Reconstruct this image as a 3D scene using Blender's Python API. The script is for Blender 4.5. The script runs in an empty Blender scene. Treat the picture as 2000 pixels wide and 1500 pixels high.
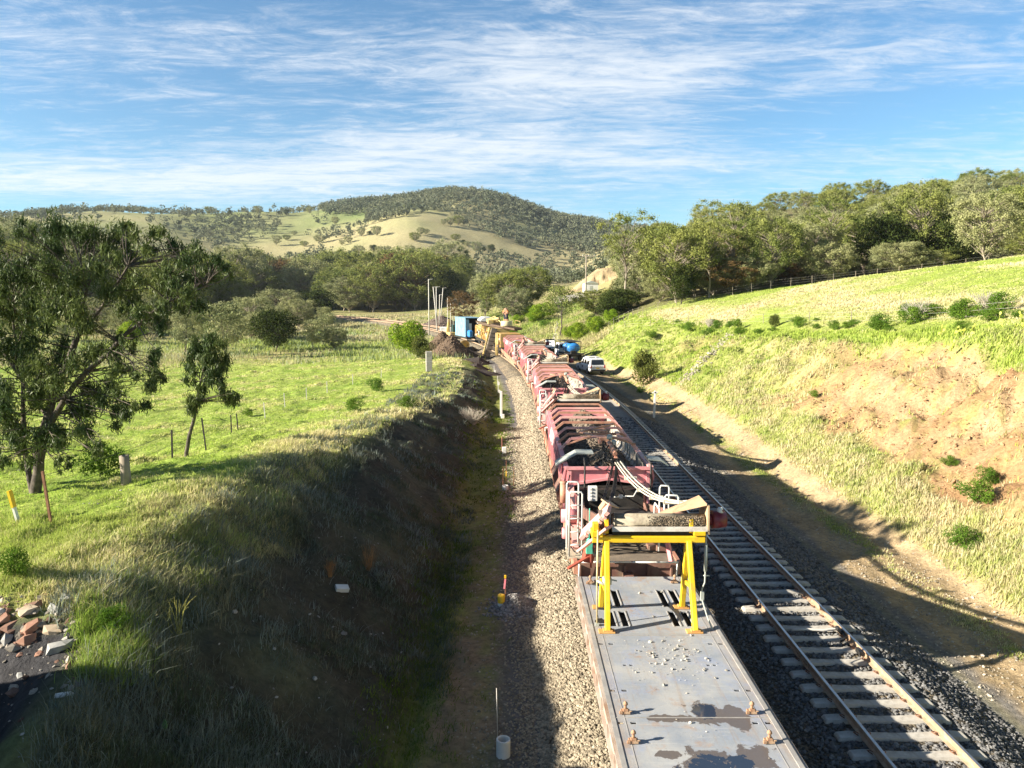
import bpy, bmesh, math, random
import numpy as np
from mathutils import Vector, Matrix
random.seed(7); RNG = np.random.default_rng(11)
C = bpy.context.scene.collection
R = math.radians
# ---------------------------------------------------------------- camera
CH, PT, VH, F = 8.2, R(6.654), 575.0, 1500.0
cam = bpy.data.objects.new('camera', bpy.data.cameras.new('camera')); C.objects.link(cam)
cam.location = (0, 0, CH); cam.rotation_euler = (R(90)-PT, 0, 0)
cam.data.sensor_width = 36; cam.data.lens = 27.0
cam.data.clip_start = .1; cam.data.clip_end = 12000
bpy.context.scene.camera = cam
sc = bpy.context.scene
sc.render.resolution_x = 1024; sc.render.resolution_y = 768
sc.view_settings.view_transform = 'Standard'; sc.view_settings.look = 'None'
sc.view_settings.exposure = 1.66; sc.view_settings.gamma = 1.0
try: sc.view_settings.use_curve_mapping = False
except Exception: pass
# ---------------------------------------------------------------- sky and sun
SUN_EL = 22.0
SUN_DIR = Vector((-0.965, -0.262, 0)).normalized()      # ground direction towards the sun
to_sun = Vector((SUN_DIR.x*math.cos(R(SUN_EL)), SUN_DIR.y*math.cos(R(SUN_EL)), math.sin(R(SUN_EL))))
w = bpy.data.worlds.new('World'); sc.world = w; w.use_nodes = True
nt = w.node_tree; nt.nodes.clear()
def N(t, typ, **kw):
    n = t.nodes.new(typ)
    for k, v in kw.items():
        if k.startswith('i_'):
            key = k[2:]; key = int(key) if key.isdigit() else key.replace('_', ' ')
            n.inputs[key].default_value = v
        else: setattr(n, k, v)
    return n
def L(t, a, b): t.links.new(a, b)
def M_(t, op, a, b=None, c=None, clamp=False):
    n = t.nodes.new('ShaderNodeMath'); n.operation = op; n.use_clamp = clamp
    for i, x in enumerate((a, b, c)):
        if x is None: continue
        if isinstance(x, (int, float)): n.inputs[i].default_value = x
        else: t.links.new(x, n.inputs[i])
    return n.outputs[0]
sky = N(nt, 'ShaderNodeTexSky', sky_type='NISHITA', sun_disc=False)
sky.sun_elevation = R(SUN_EL); sky.sun_rotation = math.atan2(SUN_DIR.x, SUN_DIR.y)
sky.air_density = 1.0; sky.dust_density = 0.35; sky.ozone_density = 2.6; sky.altitude = 500
tc = N(nt, 'ShaderNodeTexCoord'); sep = N(nt, 'ShaderNodeSeparateXYZ'); L(nt, tc.outputs['Generated'], sep.inputs[0])
zz = M_(nt, 'ADD', M_(nt, 'MAXIMUM', sep.outputs[2], 0.0), 0.045)
px = M_(nt, 'DIVIDE', sep.outputs[0], zz); py = M_(nt, 'DIVIDE', sep.outputs[1], zz)
comb = N(nt, 'ShaderNodeCombineXYZ'); L(nt, px, comb.inputs[0]); L(nt, py, comb.inputs[1])
def cloud_noise(rot, sx, sy, scale, detail, rough, dist, off=(0, 0, 0)):
    mp = N(nt, 'ShaderNodeMapping'); L(nt, comb.outputs[0], mp.inputs[0])
    mp.inputs['Rotation'].default_value = (0, 0, R(rot)); mp.inputs['Scale'].default_value = (sx, sy, 1); mp.inputs['Location'].default_value = off
    n = N(nt, 'ShaderNodeTexNoise', i_Scale=scale, i_Detail=detail, i_Roughness=rough, i_Distortion=dist); L(nt, mp.outputs[0], n.inputs['Vector'])
    return n.outputs[0]
big = cloud_noise(-14, .26, .55, 1.0, 4, .5, .5, (3.1, 1.7, 0))
fine = cloud_noise(-24, 1.15, 2.5, 1.9, 15, .76, 1.2, (0.3, 4.2, 0))
fib = cloud_noise(34, 1.3, 3.4, 2.4, 12, .68, .9, (7, 2, 0))
s = M_(nt, 'ADD', M_(nt, 'MULTIPLY', big, .95), M_(nt, 'ADD', M_(nt, 'MULTIPLY', fine, .62), M_(nt, 'MULTIPLY', fib, .42)))
cr = N(nt, 'ShaderNodeMapRange', i_1=.875, i_2=1.23, i_3=0.0, i_4=1.0); cr.interpolation_type = 'SMOOTHSTEP'; L(nt, s, cr.inputs[0])
# wispy bands thin out just above the hills and again overhead
el = sep.outputs[2]
b1 = N(nt, 'ShaderNodeMapRange', i_1=.075, i_2=.125, i_3=.25, i_4=1.0); b1.interpolation_type = 'SMOOTHSTEP'; L(nt, el, b1.inputs[0])
b2 = N(nt, 'ShaderNodeMapRange', i_1=.50, i_2=.34, i_3=.04, i_4=1.0); b2.interpolation_type = 'SMOOTHSTEP'; L(nt, el, b2.inputs[0])
cf = M_(nt, 'MULTIPLY', M_(nt, 'MULTIPLY', cr.outputs[0], b1.outputs[0]), M_(nt, 'MULTIPLY', b2.outputs[0], .86))
# soft milky veil close to the horizon
b3 = N(nt, 'ShaderNodeMapRange', i_1=.10, i_2=.02, i_3=0.0, i_4=.45); b3.interpolation_type = 'SMOOTHSTEP'; L(nt, el, b3.inputs[0])
cf = M_(nt, 'MAXIMUM', cf, M_(nt, 'MULTIPLY', b3.outputs[0], 1.0))
mx = N(nt, 'ShaderNodeMix', data_type='RGBA'); L(nt, cf, mx.inputs[0])
tint = N(nt, 'ShaderNodeMix', data_type='RGBA', blend_type='MULTIPLY'); tint.inputs[0].default_value = 1; L(nt, sky.outputs[0], tint.inputs[6]); tint.inputs[7].default_value = (.84, 1.17, 1.27, 1)
L(nt, tint.outputs[2], mx.inputs[6]); mx.inputs[7].default_value = (6.8, 7.2, 7.6, 1)
SKYS = .045
dz = N(nt, 'ShaderNodeMapRange', i_1=.34, i_2=.75, i_3=1.0, i_4=.38); dz.interpolation_type = 'SMOOTHSTEP'; L(nt, el, dz.inputs[0])   # dims the sky above the view, added to deepen shadows
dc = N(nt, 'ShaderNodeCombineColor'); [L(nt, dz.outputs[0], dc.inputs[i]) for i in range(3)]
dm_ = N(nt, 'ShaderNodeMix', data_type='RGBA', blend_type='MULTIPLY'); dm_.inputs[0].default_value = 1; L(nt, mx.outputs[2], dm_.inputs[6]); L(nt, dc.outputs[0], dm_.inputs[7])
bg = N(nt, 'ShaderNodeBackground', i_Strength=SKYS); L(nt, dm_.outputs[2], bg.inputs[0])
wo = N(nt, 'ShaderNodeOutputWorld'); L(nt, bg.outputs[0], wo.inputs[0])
sl = bpy.data.lights.new('sun', 'SUN'); sl.energy = 5.0; sl.angle = R(.5); sl.color = (1.0, .90, .74)
so = bpy.data.objects.new('sun', sl); C.objects.link(so); so.rotation_euler = to_sun.to_track_quat('Z', 'Y').to_euler()
# ---------------------------------------------------------------- small tools
def S01(x, a, b):
    t = np.clip((np.asarray(x, float)-a)/(b-a), 0, 1); return t*t*(3-2*t)
def PX(u, v, zc):            # where a sight line reaches a given distance
    X = (u-1000)*zc/F; hh = (v-VH)*math.cos(PT)*zc/F
    Y = (zc-hh*math.sin(PT))/math.cos(PT); return (X, Y, CH-hh)
def GX(u, v, z=0.0): return PX(u, v, (CH-z)*F/(math.cos(PT)*(v-VH)))
_perm = np.random.default_rng(3).random((256, 256))
def vnoise(x, y):
    x = np.asarray(x, float); y = np.asarray(y, float)
    xi = np.floor(x).astype(int); yi = np.floor(y).astype(int); fx = x-xi; fy = y-yi
    fx = fx*fx*(3-2*fx); fy = fy*fy*(3-2*fy)
    a = _perm[xi & 255, yi & 255]; b = _perm[(xi+1) & 255, yi & 255]; c = _perm[xi & 255, (yi+1) & 255]; d = _perm[(xi+1) & 255, (yi+1) & 255]
    return (a*(1-fx)+b*fx)*(1-fy)+(c*(1-fx)+d*fx)*fy-.5
def fbm(x, y, o=4, g=.5):
    s = 0; a = 1; n = 0
    for i in range(o):
        s = s+a*vnoise(np.asarray(x)*2**i+i*17.3, np.asarray(y)*2**i+i*9.1); n += a; a *= g
    return s/n*1.6
def tag(o, label=None, cat=None, group=None, kind=None):
    if label: o['label'] = label
    if cat: o['category'] = cat
    if group: o['group'] = group
    if kind: o['kind'] = kind
    return o
def empty(name, loc=(0, 0, 0), rz=0, label=None, cat=None, group=None):
    o = bpy.data.objects.new(name, None); C.objects.link(o); o.location = loc; o.rotation_euler = (0, 0, rz)
    o.empty_display_size = .3
    return tag(o, label, cat, group)
def mesh_np(name, V, Fc, mat=None, parent=None, col=None, smooth=False, n=None):
    """V (n,3) array, Fc (m,k) array of equal-sided faces"""
    me = bpy.data.meshes.new(name); V = np.ascontiguousarray(V, dtype=np.float32); Fc = np.ascontiguousarray(Fc, dtype=np.int32)
    m, k = Fc.shape
    me.vertices.add(len(V)); me.vertices.foreach_set('co', V.ravel())
    me.loops.add(m*k); me.loops.foreach_set('vertex_index', Fc.ravel())
    me.polygons.add(m); me.polygons.foreach_set('loop_start', np.arange(0, m*k, k, dtype=np.int32))
    me.polygons.foreach_set('loop_total', np.full(m, k, dtype=np.int32))
    me.polygons.foreach_set('use_smooth', np.full(m, smooth, dtype=bool))
    me.update(calc_edges=True)
    if col is not None:
        at = me.color_attributes.new('Col', 'FLOAT_COLOR', 'POINT')
        c4 = np.ones((len(V), 4), np.float32); c4[:, :3] = col; at.data.foreach_set('color', c4.ravel())
    if mat: me.materials.append(mat)
    o = bpy.data.objects.new(name, me); C.objects.link(o)
    if parent: o.parent = parent
    return o
class MB:
    def __init__(s): s.v = []; s.f = []; s.sm = []
    def add(s, vs, fs, sm=False):
        b = len(s.v); s.v += [tuple(x) for x in vs]; s.f += [tuple(b+i for i in f) for f in fs]; s.sm += [sm]*len(fs); return s
    def box(s, c, d, rot=None, taper=1.0):
        x, y, z = d[0]/2, d[1]/2, d[2]/2; t = taper
        vs = [Vector(p) for p in ((-x,-y,-z),(x,-y,-z),(x,y,-z),(-x,y,-z),(-x*t,-y*t,z),(x*t,-y*t,z),(x*t,y*t,z),(-x*t,y*t,z))]
        m = Matrix.Identity(3) if rot is None else __import__('mathutils').Euler(rot).to_matrix()
        vs = [m @ p + Vector(c) for p in vs]
        return s.add(vs, ((0,3,2,1),(4,5,6,7),(0,1,5,4),(1,2,6,5),(2,3,7,6),(3,0,4,7)))
    def b2(s, p, q): # box by two corners
        return s.box([(a+b)/2 for a, b in zip(p, q)], [abs(a-b) for a, b in zip(p, q)])
    def bar(s, a, b, w, h, up=(0, 0, 1)):
        a = Vector(a); b = Vector(b); d = (b-a).normalized(); u = Vector(up)
        sd = d.cross(u); 
        if sd.length < 1e-4: sd = d.cross(Vector((1, 0, 0)))
        sd.normalize(); u = sd.cross(d).normalized(); vs = []
        for p in (a, b):
            for i, j in ((-1,-1),(1,-1),(1,1),(-1,1)): vs.append(p+sd*i*w/2+u*j*h/2)
        return s.add(vs, ((0,3,2,1),(4,5,6,7),(0,1,5,4),(1,2,6,5),(2,3,7,6),(3,0,4,7)))
    def tube(s, pts, r, n=8, caps=True, sm=True):
        pts = [Vector(p) for p in pts]; rs = r if isinstance(r, (list, tuple)) else [r]*len(pts)
        ref = Vector((0, 0, 1)); vs = []; fs = []; pr = None
        for i, p in enumerate(pts):
            d = (pts[min(i+1, len(pts)-1)]-pts[max(i-1, 0)])
            d = d.normalized() if d.length > 1e-9 else Vector((0, 0, 1))
            if pr is None:
                q = d.cross(ref if abs(d.z) < .9 else Vector((1, 0, 0))).normalized()
            else:
                q = (pr-d*pr.dot(d)); q = q.normalized() if q.length > 1e-6 else d.orthogonal().normalized()
            pr = q; t = d.cross(q)
            for k in range(n):
                a = 2*math.pi*k/n; vs.append(p+(q*math.cos(a)+t*math.sin(a))*rs[i])
        for i in range(len(pts)-1):
            for k in range(n):
                a = i*n+k; b = i*n+(k+1) % n; fs.append((a, b, b+n, a+n))
        s.add(vs, fs, sm)
        if caps:
            b = len(s.v)-len(vs); e = len(s.v); s.f += [tuple(range(b+n-1, b-1, -1)), tuple(range(e-n, e))]; s.sm += [False, False]
        return s
    def each(s, name, mat, parent=None, bevel=0):
        """link every loose piece as a part of its own"""
        par = list(range(len(s.v)))
        def fd(a):
            while par[a] != a: par[a] = par[par[a]]; a = par[a]
            return a
        for f in s.f:
            r = fd(f[0])
            for i in f[1:]: par[fd(i)] = r
        gr = {}
        for f, q in zip(s.f, s.sm): gr.setdefault(fd(f[0]), []).append((f, q))
        for fl in gr.values():
            ix = sorted({i for f, _ in fl for i in f}); mp = {a: b for b, a in enumerate(ix)}; m = MB(); m.v = [s.v[i] for i in ix]; m.f = [tuple(mp[i] for i in f) for f, _ in fl]; m.sm = [q for _, q in fl]; o = m.build(name, mat, parent, bevel)
        return o
    def prism(s, poly, a, b, axis='y'):
        """polygon in the plane across the axis, extruded from a to b"""
        n = len(poly)
        f = {'y': lambda p, t: (p[0], t, p[1]), 'x': lambda p, t: (t, p[0], p[1]), 'z': lambda p, t: (p[0], p[1], t)}[axis]
        vs = [f(p, a) for p in poly]+[f(p, b) for p in poly]
        fs = [(i, (i+1) % n, (i+1) % n+n, i+n) for i in range(n)]+[tuple(range(n-1, -1, -1)), tuple(range(n, 2*n))]
        return s.add(vs, fs)
    def lathe(s, c, prof, n=16, sm=True, axis='z'):
        vs = []; fs = []
        for r, z in prof:
            for k in range(n):
                a = 2*math.pi*k/n; x, y = r*math.cos(a), r*math.sin(a)
                p = {'z': (x, y, z), 'x': (z, x, y), 'y': (x, z, y)}[axis]; vs.append((c[0]+p[0], c[1]+p[1], c[2]+p[2]))
        for i in range(len(prof)-1):
            for k in range(n):
                a = i*n+k; b = i*n+(k+1) % n; fs.append((a, b, b+n, a+n))
        return s.add(vs, fs, sm)
    def build(s, name, mat, parent=None, bevel=0, fix=True):
        me = bpy.data.meshes.new(name); me.from_pydata([tuple(p) for p in s.v], [], s.f); me.update()
        me.polygons.foreach_set('use_smooth', s.sm)
        if fix:
            bm = bmesh.new(); bm.from_mesh(me); bmesh.ops.recalc_face_normals(bm, faces=bm.faces); bm.to_mesh(me); bm.free()
        if mat: me.materials.append(mat)
        o = bpy.data.objects.new(name, me); C.objects.link(o)
        if parent: o.parent = parent
        if bevel:
            md = o.modifiers.new('bevel', 'BEVEL'); md.width = bevel; md.segments = 1; md.limit_method = 'ANGLE'
        return o
def copy_tree(o, parent=None):
    c = o.copy(); C.objects.link(c)
    if parent: c.parent = parent
    for ch in list(o.children): copy_tree(ch, c)
    return c
def icosa():
    t = (1+5**.5)/2
    v = np.array([(-1,t,0),(1,t,0),(-1,-t,0),(1,-t,0),(0,-1,t),(0,1,t),(0,-1,-t),(0,1,-t),(t,0,-1),(t,0,1),(-t,0,-1),(-t,0,1)], float)
    v /= np.linalg.norm(v[0])
    f = np.array([(0,11,5),(0,5,1),(0,1,7),(0,7,10),(0,10,11),(1,5,9),(5,11,4),(11,10,2),(10,7,6),(7,1,8),(3,9,4),(3,4,2),(3,2,6),(3,6,8),(3,8,9),(4,9,5),(2,4,11),(6,2,10),(8,6,7),(9,8,1)])
    return v, f
ICO = icosa()
def stones(P, size, seed=0, flat=.7, cols=None):
    """many deformed stones in one array: returns V, F, col"""
    rg = np.random.default_rng(seed); n = len(P); v, f = ICO
    V = v[None]*(1+rg.uniform(-.34, .34, (n, 12, 1)))
    V = V*rg.uniform(.65, 1.25, (n, 1, 3)); V[:, :, 2] *= flat
    a = rg.uniform(0, 6.28, n); ca, sa = np.cos(a)[:, None], np.sin(a)[:, None]
    x = V[:, :, 0]*ca-V[:, :, 1]*sa; y = V[:, :, 0]*sa+V[:, :, 1]*ca
    b = rg.uniform(-.7, .7, n); cb, sb = np.cos(b)[:, None], np.sin(b)[:, None]
    z = V[:, :, 2]*cb-x*sb; x = x*cb+V[:, :, 2]*sb
    V = np.stack([x, y, z], -1)*np.asarray(size).reshape(-1, 1, 1)+np.asarray(P)[:, None, :]
    Fc = f[None]+(np.arange(n)*12)[:, None, None]
    g = rg.uniform(.55, 1.35, n)
    base = np.array([.30, .27, .22]) if cols is None else np.asarray(cols)
    col = np.repeat((base*g[:, None]) if base.ndim == 1 else base*g[:, None], 12, axis=0)
    return V.reshape(-1, 3), Fc.reshape(-1, 3), col
# ---------------------------------------------------------------- materials
def new_mat(name):
    m = bpy.data.materials.new(name); m.use_nodes = True; t = m.node_tree; t.nodes.clear()
    out = N(t, 'ShaderNodeOutputMaterial'); b = N(t, 'ShaderNodeBsdfPrincipled'); L(t, b.outputs[0], out.inputs[0])
    return m, t, b, out
def ramp2(t, fac, c1, c2, a=.4, b=.6):
    r = N(t, 'ShaderNodeValToRGB'); r.color_ramp.elements[0].position = a; r.color_ramp.elements[1].position = b
    r.color_ramp.elements[0].color = (*c1, 1); r.color_ramp.elements[1].color = (*c2, 1); L(t, fac, r.inputs[0]); return r.outputs[0]
def noise(t, vec, scale, detail=5, rough=.55, dist=0):
    n = N(t, 'ShaderNodeTexNoise', i_Scale=scale, i_Detail=detail, i_Roughness=rough, i_Distortion=dist)
    if vec is not None: L(t, vec, n.inputs['Vector'])
    return n.outputs[0]
def mixc(t, fac, a, b, mode='MIX'):
    n = N(t, 'ShaderNodeMix', data_type='RGBA', blend_type=mode)
    for i, x in ((0, fac), (6, a), (7, b)):
        if isinstance(x, (int, float)): n.inputs[i].default_value = x if i == 0 else (x, x, x, 1)
        elif isinstance(x, tuple): n.inputs[i].default_value = (*x, 1)
        else: L(t, x, n.inputs[i])
    return n.outputs[2]
def bump(t, b, h, strength=.5, dist=.02):
    n = N(t, 'ShaderNodeBump', i_Strength=strength, i_Distance=dist); L(t, h, n.inputs['Height']); L(t, n.outputs[0], b.inputs['Normal'])
def paint(name, c1, c2, scale=3, rough=.55, a=.45, b=.65, metal=0, bmp=.15, dirt=None, dscale=1.3, da=.5, db=.7):
    """worn paint or metal: two tones in blotches, an optional dirt layer and a fine bump"""
    m, t, bs, o = new_mat(name); tc = N(t, 'ShaderNodeTexCoord').outputs['Object']
    n1 = noise(t, tc, scale, 8, .62); col = ramp2(t, n1, c1, c2, a, b)
    if dirt: 
        d = N(t, 'ShaderNodeMapRange', i_1=da, i_2=db, i_3=0.0, i_4=.85); L(t, noise(t, tc, dscale, 10, .68, .4), d.inputs[0]); col = mixc(t, d.outputs[0], col, dirt)
    L(t, col, bs.inputs['Base Color']); bs.inputs['Roughness'].default_value = rough; bs.inputs['Metallic'].default_value = metal
    bump(t, bs, noise(t, tc, 28, 4), bmp, .01)
    return m
def vcol_mat(name, rough=.9, nscale=None, amt=.5, bscale=None, bstr=.4, bdist=.03, spec=.2):
    m, t, bs, o = new_mat(name); a = N(t, 'ShaderNodeVertexColor', layer_name='Col'); col = a.outputs[0]
    g = N(t, 'ShaderNodeNewGeometry').outputs['Position']
    if nscale:
        k = N(t, 'ShaderNodeMapRange', i_1=.25, i_2=.75, i_3=1-amt, i_4=1+amt); L(t, noise(t, g, nscale, 8, .7), k.inputs[0])
        cc = N(t, 'ShaderNodeCombineColor'); [L(t, k.outputs[0], cc.inputs[i]) for i in range(3)]
        col = mixc(t, 1.0, col, cc.outputs[0], 'MULTIPLY')
    L(t, col, bs.inputs['Base Color']); bs.inputs['Roughness'].default_value = rough; bs.inputs['Specular IOR Level'].default_value = spec
    if bscale: bump(t, bs, noise(t, g, bscale, 8, .72), bstr, bdist)
    return m
def leaf_mat(name, c1, c2, c3=None, scale=.35, trans=.28, fine=6, gloss=.0):
    """foliage: colour varies leaf by leaf and patch by patch, some light comes through"""
    m, t, bs, out = new_mat(name); t.nodes.remove(bs)
    g = N(t, 'ShaderNodeNewGeometry').outputs['Position']
    col = ramp2(t, noise(t, g, scale, 4, .6), c1, c2, .36, .64)
    oi = N(t, 'ShaderNodeObjectInfo')
    col = mixc(t, M_(t, 'MULTIPLY', oi.outputs['Random'], .55), col, c3 or c1)
    k = N(t, 'ShaderNodeMapRange', i_1=.3, i_2=.7, i_3=.62, i_4=1.38); L(t, noise(t, g, fine, 3, .7), k.inputs[0])
    cc = N(t, 'ShaderNodeCombineColor'); [L(t, k.outputs[0], cc.inputs[i]) for i in range(3)]
    col = mixc(t, 1.0, col, cc.outputs[0], 'MULTIPLY')
    d = N(t, 'ShaderNodeBsdfDiffuse'); tr = N(t, 'ShaderNodeBsdfTranslucent'); L(t, col, d.inputs[0]); L(t, col, tr.inputs[0])
    ms = N(t, 'ShaderNodeMixShader', i_0=trans); L(t, d.outputs[0], ms.inputs[1]); L(t, tr.outputs[0], ms.inputs[2]); fin = ms.outputs[0]
    if gloss:
        gl = N(t, 'ShaderNodeBsdfGlossy', i_Roughness=.45); m2 = N(t, 'ShaderNodeMixShader', i_0=gloss); L(t, fin, m2.inputs[1]); L(t, gl.outputs[0], m2.inputs[2]); fin = m2.outputs[0]
    L(t, fin, out.inputs[0]); return m
# ================================================================ TERRAIN
TX = 3.02                                   # centre of the loaded track; the clear track lies 4.4 m to its right
MXC = TX+4.42
def off(Y):                                 # the line bends to the left after fifty metres
    y = np.maximum(np.asarray(Y, float)-50, 0); return -(400-np.sqrt(np.maximum(400**2-np.minimum(y, 380)**2, 0)))
def track_z(Y): return np.maximum(np.asarray(Y, float)-160, 0)*.006
def track_pt(x0, sdist):                    # x0: lateral place, sdist: metres along the line
    if sdist <= 50: return (x0, sdist, 0.0, 0.0)
    a = (sdist-50)/400; rr = 400+(x0-5.2); cx = 5.2-400
    y = 50+rr*math.sin(a); return (cx+rr*math.cos(a), y, float(track_z(y)), a)
SY = [-40, 8, 13, 21, 30, 44, 58, 70, 90, 125]
SX = [  # x of each break of slope across the cutting, row by row
 [-200,-60,-30,-14, -8.6,-7.2,-5.6,-1.9, .2, 10.6, 14.0, 16.0, 24.0, 26, 30, 45, 80, 200],
 [-200,-60,-30,-14, -8.6,-7.2,-5.6,-1.9, .2, 10.6, 14.0, 16.0, 24.0, 26, 30, 45, 80, 200],
 [-200,-60,-30,-14, -8.9,-7.5,-5.8,-2.0, .2, 10.6, 14.0, 16.0, 24.0, 26, 30, 45, 80, 200],
 [-200,-60,-30,-14, -9.4,-7.9,-6.2,-2.1, .2, 10.6, 14.0, 15.8, 24.0, 26, 30, 45, 80, 200],
 [-200,-60,-30,-14, -8.8,-7.1,-5.4,-2.0, .2, 10.6, 13.6, 15.4, 24.0, 26, 30, 45, 80, 200],
 [-200,-60,-30,-14, -7.4,-5.6,-4.2,-1.8, .2, 10.6, 12.8, 14.8, 23.5, 26, 30, 45, 80, 200],
 [-200,-60,-30,-14, -6.2,-4.6,-3.3,-1.5, .2, 10.6, 12.2, 14.2, 23.0, 26, 30, 45, 80, 200],
 [-200,-60,-30,-14, -5.4,-3.9,-2.8,-1.4, .2, 10.6, 12.0, 13.8, 22.5, 26, 30, 45, 80, 200],
 [-200,-60,-30,-14, -5.2,-3.6,-2.6,-1.4, .2, 10.6, 13.6, 15.0, 22.0, 26, 30, 45, 80, 200],
 [-200,-60,-30,-14, -5.2,-3.6,-2.6,-1.4, .2, 10.6, 14.0, 15.0, 22.0, 26, 30, 45, 80, 200]]
SZ = [
 [4, 3.2, 3.2, 3.2, 3.2, 2.8, 1.9, -.6,-.55,-.75,-.8, .2, 6.6, 7.6, 8.2, 9.6, 14, 26],
 [4, 2.8, 2.8, 2.8, 2.9, 2.6, 1.7, -.6,-.55,-.75,-.8, .2, 6.6, 7.6, 8.2, 9.6, 14, 26],
 [3, 2.4, 2.5, 2.7, 3.0, 2.75,1.8, -.6,-.55,-.75,-.8, .2, 6.5, 7.5, 8.1, 9.6, 14, 26],
 [3, 1.4, 1.7, 2.4, 3.05,2.8, 1.9, -.6,-.55,-.75,-.8, .2, 6.4, 7.4, 8.0, 9.6, 14, 26],
 [2, .6, 1.0, 1.7, 2.4, 2.2, 1.5, -.6,-.55,-.75,-.8, .2, 6.0, 7.0, 7.8, 9.7, 14, 26],
 [2, .0, .3, .9, 1.5, 1.3, .8, -.6,-.55,-.75,-.8, .3, 5.4, 6.2, 7.2, 10.0,14.5, 26],
 [2,-.6,-.3, .4, .95,.75, .4, -.6,-.55,-.75,-.8, .3, 4.7, 5.5, 6.8, 10.2,15, 26],
 [2,-.9,-.6, .2, .65,.45, .2, -.6,-.55,-.75,-.8, .3, 4.2, 5.0, 6.6, 10.4,15, 26],
 [2,-1.2,-.9,-.1,.35,.2, 0., -.6,-.55,-.75,-.8, .2, 3.4, 4.6, 6.4, 10.4,15, 26],
 [2,-1.4,-1.1,-.4,0.,-.2,-.3,-.6,-.55,-.75,-.8, .2, 3.4, 5.0, 6.8, 10.4,15, 26]]
SX = np.array(SX, float); SZ = np.array(SZ, float)
FY = [100,125,150,200,250,300,400,500,600,700,800,900,1000,1100,1300,2500]
FT = {-900:[690,670,645,600,560,520,470,450,445,440,435,430,425,425,430,450],
 0:   [708,680,655,620,575,540,490,470,462,450,440,432,425,430,440,460],
 150: [710,685,662,632,605,580,540,510,485,460,435,420,413,420,440,460],
 300: [712,688,665,638,618,600,570,540,510,480,450,425,410,420,440,460],
 450: [714,690,667,640,625,612,595,572,540,515,490,450,423,430,440,460],
 600: [714,690,668,643,628,614,598,575,545,505,478,448,420,425,440,460],
 700: [712,690,668,645,628,616,600,575,535,485,460,435,408,395,420,450],
 800: [710,690,668,645,630,616,600,575,535,475,432,408,402,385,410,450],
 900: [706,690,668,640,620,605,590,570,540,495,455,422,395,376,400,450],
 950: [704,689,668,628,600,588,582,565,545,503,467,436,402,382,405,450],
 1000:[702,686,656,608,585,580,580,565,548,515,482,452,418,398,420,450],
 1060:[702,680,645,605,585,575,575,565,550,530,500,475,440,418,430,450],
 1100:[702,676,648,605,578,570,568,565,555,535,508,480,452,430,440,450],
 1150:[705,665,615,590,572,560,555,558,560,540,515,485,460,440,445,455],
 1200:[672,615,592,572,552,532,510,505,505,500,490,480,470,455,455,455],
 1300:[640,580,565,545,515,485,452,455,460,462,462,462,462,462,462,465],
 1500:[585,560,542,505,470,440,412,425,440,445,445,445,445,445,445,460],
 1700:[560,545,527,485,448,420,398,404,405,415,420,425,430,435,440,460],
 2000:[528,516,500,455,418,392,376,385,385,400,410,420,425,430,440,460],
 3200:[508,495,475,430,395,370,355,368,370,390,400,410,420,430,440,460]}
FU = sorted(FT); FTA = np.array([FT[u] for u in FU], float)
def sm_interp(x, xs):                       # index and smooth weight
    xs = np.asarray(xs, float); i = np.clip(np.searchsorted(xs, x)-1, 0, len(xs)-2); t = np.clip((x-xs[i])/(xs[i+1]-xs[i]), 0, 1); return i, t
def near_z(X, Y):
    Xc = X-off(Y); yy = np.clip(Y, -40, 125)
    xs = np.stack([np.interp(yy, SY, SX[:, k]) for k in range(SX.shape[1])]); zs = np.stack([np.interp(yy, SY, SZ[:, k]) for k in range(SX.shape[1])])
    z = np.array(zs[0]); 
    for k in range(SX.shape[1]-1):
        t = (Xc-xs[k])/(xs[k+1]-xs[k]); z = np.where((t >= 0), zs[k]+(zs[k+1]-zs[k])*np.clip(t, 0, 1), z)
    return z
GU = np.linspace(-900, 3200, 206); GL = np.linspace(math.log(100), math.log(2500), 140)
def _fine():
    A = np.stack([np.interp(GL, np.log(FY), r) for r in FTA]); A = np.stack([np.interp(GU, FU, A[:, k]) for k in range(len(GL))], 1)
    for n, ax in ((4, 0), (3, 1)):
        k = np.exp(-np.linspace(-2, 2, 2*n+1)**2/1.2); k /= k.sum(); B = np.pad(A, [(n, n) if i == ax else (0, 0) for i in (0, 1)], mode='edge')
        A = sum(k[i]*np.take(B, np.arange(A.shape[ax])+i, axis=ax) for i in range(2*n+1))
    return A
FINE = _fine()
def far_z(X, Y):
    Yc = np.maximum(Y, 95); u = np.clip(1000+1500*X/Yc, -900, 3200)
    a = np.clip((u+900)/(GU[1]-GU[0]), 0, len(GU)-1.001); b = np.clip((np.log(np.clip(Yc, 100, 2500))-GL[0])/(GL[1]-GL[0]), 0, len(GL)-1.001)
    i = a.astype(int); t = a-i; j = b.astype(int); s = b-j
    tv = (FINE[i, j]*(1-t)+FINE[i+1, j]*t)*(1-s)+(FINE[i, j+1]*(1-t)+FINE[i+1, j+1]*t)*s
    return CH+(VH-tv)*math.cos(PT)*Yc/F
def lat(X, Y): return np.where(Y > 50, np.hypot(X-(5.2-400), Y-50)-400, X-5.2)
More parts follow.
